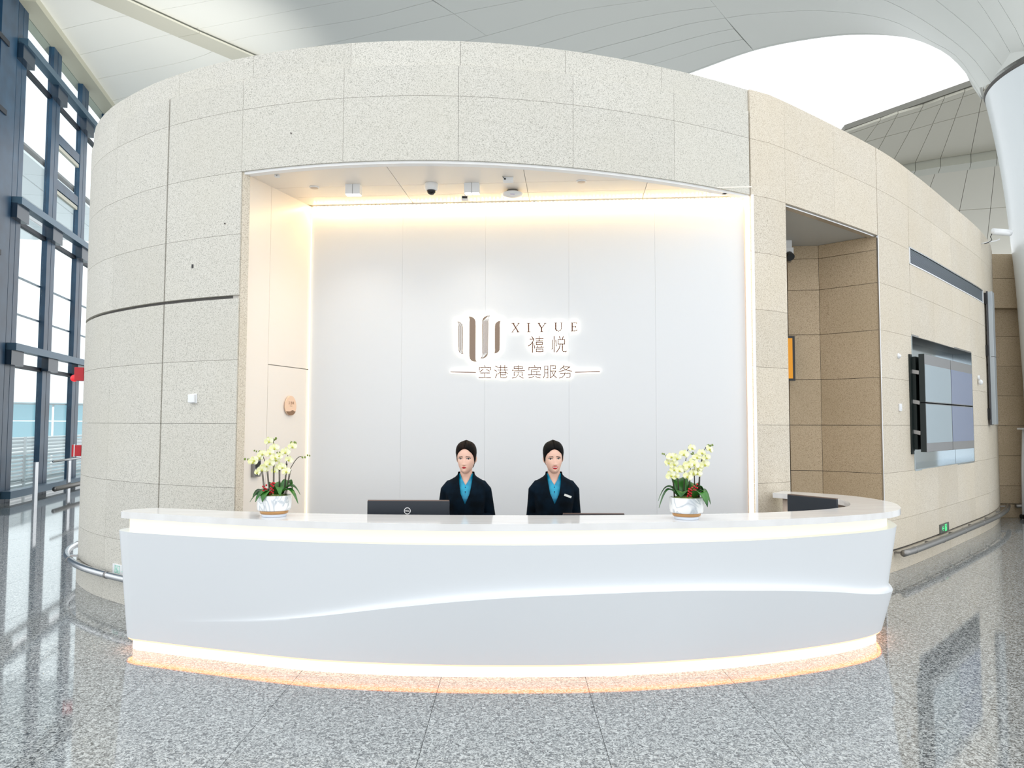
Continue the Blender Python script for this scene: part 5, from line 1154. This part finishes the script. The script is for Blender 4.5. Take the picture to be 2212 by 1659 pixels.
    def vcut(me, lines, zlow, ytest=0.02):
        b = bmesh.new(); b.from_mesh(me)
        for (x0, z0_, x1, z1_) in lines:
            for s in (-1, 1):
                d = Vector((s * (x1 - x0), 0, z1_ - z0_)); n = d.cross(Vector((0, 1, 0))).normalized()
                bmesh.ops.bisect_plane(b, geom=b.verts[:] + b.edges[:] + b.faces[:], plane_co=(s * x0, 0, z0_), plane_no=n)
        X = [(l[1], l[0]) for l in lines] + [(lines[-1][3], lines[-1][2])]; X.sort(); zz = [a[0] for a in X]; xx = [a[1] for a in X]
        dl = []
        for f in b.faces:
            c = f.calc_center_median()
            if c.y < ytest and c.z > zlow and abs(c.x) < np.interp(c.z, zz, xx): dl.append(f)
        bmesh.ops.delete(b, geom=dl, context='FACES'); b.to_mesh(me); b.free(); return me
    vcut(sm_, [(.054, 1.43, .030, 1.375), (.030, 1.375, 0.0, 1.325)], 1.325)
    def opentop(me, z):
        b = bmesh.new(); b.from_mesh(me); bmesh.ops.bisect_plane(b, geom=b.verts[:] + b.edges[:] + b.faces[:], plane_co=(0, 0, z), plane_no=(0, 0, 1), clear_outer=True); b.to_mesh(me); b.free()
    opentop(sm_, 1.415)
    so = ob('shirt', sm_, root); md = so.modifiers.new('s', 'SOLIDIFY'); md.thickness = .003; md.offset = 1; so['label'] = 'turquoise shirt'
    bt = MB()
    bvs = BVHTree.FromPolygons([v.co.copy() for v in sm_.vertices], [p.vertices[:] for p in sm_.polygons])
    for z in (1.31, 1.275):
        h = bvs.ray_cast(Vector((0, -.4, z)), Vector((0, 1, 0))); yy = h[0].y if h[0] else -.1
        bt.ball((0, yy - .002, z), .005, 8, 6).ball((0, yy - .003, z - .012), .0045, 8, 6, (.8, .8, 2))
    ob('knot_button', bt.mesh(mat('button_navy', (10, 50, 90), .4), True), so)
    # jacket
    J = MB().rings([ell(z, w, f, b, 0, cy, p=2.15) for z, w, f, b, cy in ((.86, .185, .125, .125, 0), (.93, .175, .120, .118, 0), (1.04, .142, .105, .10, 0), (1.12, .145, .115, .10, 0), (1.20, .160, .132, .105, 0), (1.26, .170, .125, .108, 0), (1.315, .172, .100, .105, 0), (1.340, .160, .085, .095, 0), (1.362, .128, .075, .084, .004), (1.384, .088, .068, .074, .008), (1.405, .067, .062, .069, .008), (1.435, .062, .059, .067, .008))])
    for s in (-1, 1):
        sh, el, wr_ = arms[s]; J.tube([sh + Vector((-s * .06, 0, .0)), sh + Vector((-s * .015, 0, .0)), sh + Vector((s * .010, 0, -.035)), sh.lerp(el, .5), el, el.lerp(wr_, .45), wr_.lerp(el, .06)], [.044, .047, .050, .049, .046, .042, .035], 16)
    jm = remesh(J, NAVY, .0058, 3)
    vcut(jm, [(.064, 1.44, .050, 1.34), (.050, 1.34, .036, 1.262), (.036, 1.262, 0.0, 1.178)], 1.178, .0); opentop(jm, 1.428)
    jo = ob('jacket', jm, root); md = jo.modifiers.new('s', 'SOLIDIFY'); md.thickness = .004; md.offset = 1
    # collar edge band along the neckline
    if tagplate:
        bj = BVHTree.FromPolygons([v.co.copy() for v in jm.vertices], [p.vertices[:] for p in jm.polygons]); h = bj.ray_cast(Vector((.105, -.4, 1.245)), Vector((0, 1, 0)))
        k = MB().beam((.105 - .028, h[0].y - .018, 1.254), (.105 + .028, h[0].y - .014, 1.234), .006, .017); o = build('name_badge', k, mat('badge_white', (224, 226, 222), .4), root); o['label'] = 'blank looking white name badge'
    # trousers and shoes (hidden behind the counter)
    T = MB(); T.rings([ell(z, w, f, b) for z, w, f, b in ((.80, .178, .105, .12), (.88, .172, .105, .115), (.95, .150, .10, .10))])
    for s in (-1, 1): T.tube([(s * .088, 0, .86), (s * .092, -.003, .70), (s * .09, .002, .48), (s * .09, .012, .28), (s * .088, .018, .07)], [.094, .092, .072, .066, .058], 16)
    ob('trousers', remesh(T, NAVY, .008, 2), root)
    for s in (-1, 1):
        f_ = MB().rings([ell(z, w, f, b, s * .09, -.03) for z, w, f, b in ((.0, .040, .115, .085), (.015, .044, .120, .090), (.04, .043, .100, .090), (.065, .038, .055, .085), (.085, .036, .02, .08))]); ob('shoe', f_.mesh(BLACK, True), root)
    return root
YP = 6.16
person('woman in a navy jacket and turquoise shirt with a straight face, standing on the left', ((1008 - 1106) / 1600 * YP, YP, 0), 0.0, math.radians(-7), 0.0,
       {'eye': (.0145, .0064, .0340, .1135), 'brow': (.012, .046, .1285, .0045), 'mouth': (.0185, .0455, .0112), 'hairline': .168}, HAIRB, 1.012, False, False, .192)
person('woman in a navy jacket with a white name badge, smiling, standing on the right', ((1196.5 - 1106) / 1600 * YP, YP, 0), 0.0, math.radians(4), math.radians(-2),
       {'eye': (.0140, .0060, .0335, .1125), 'brow': (.012, .044, .1280, .0045), 'mouth': (.0265, .0465, .0125), 'hairline': .164}, HAIRK, 1.014, True, True, .176)
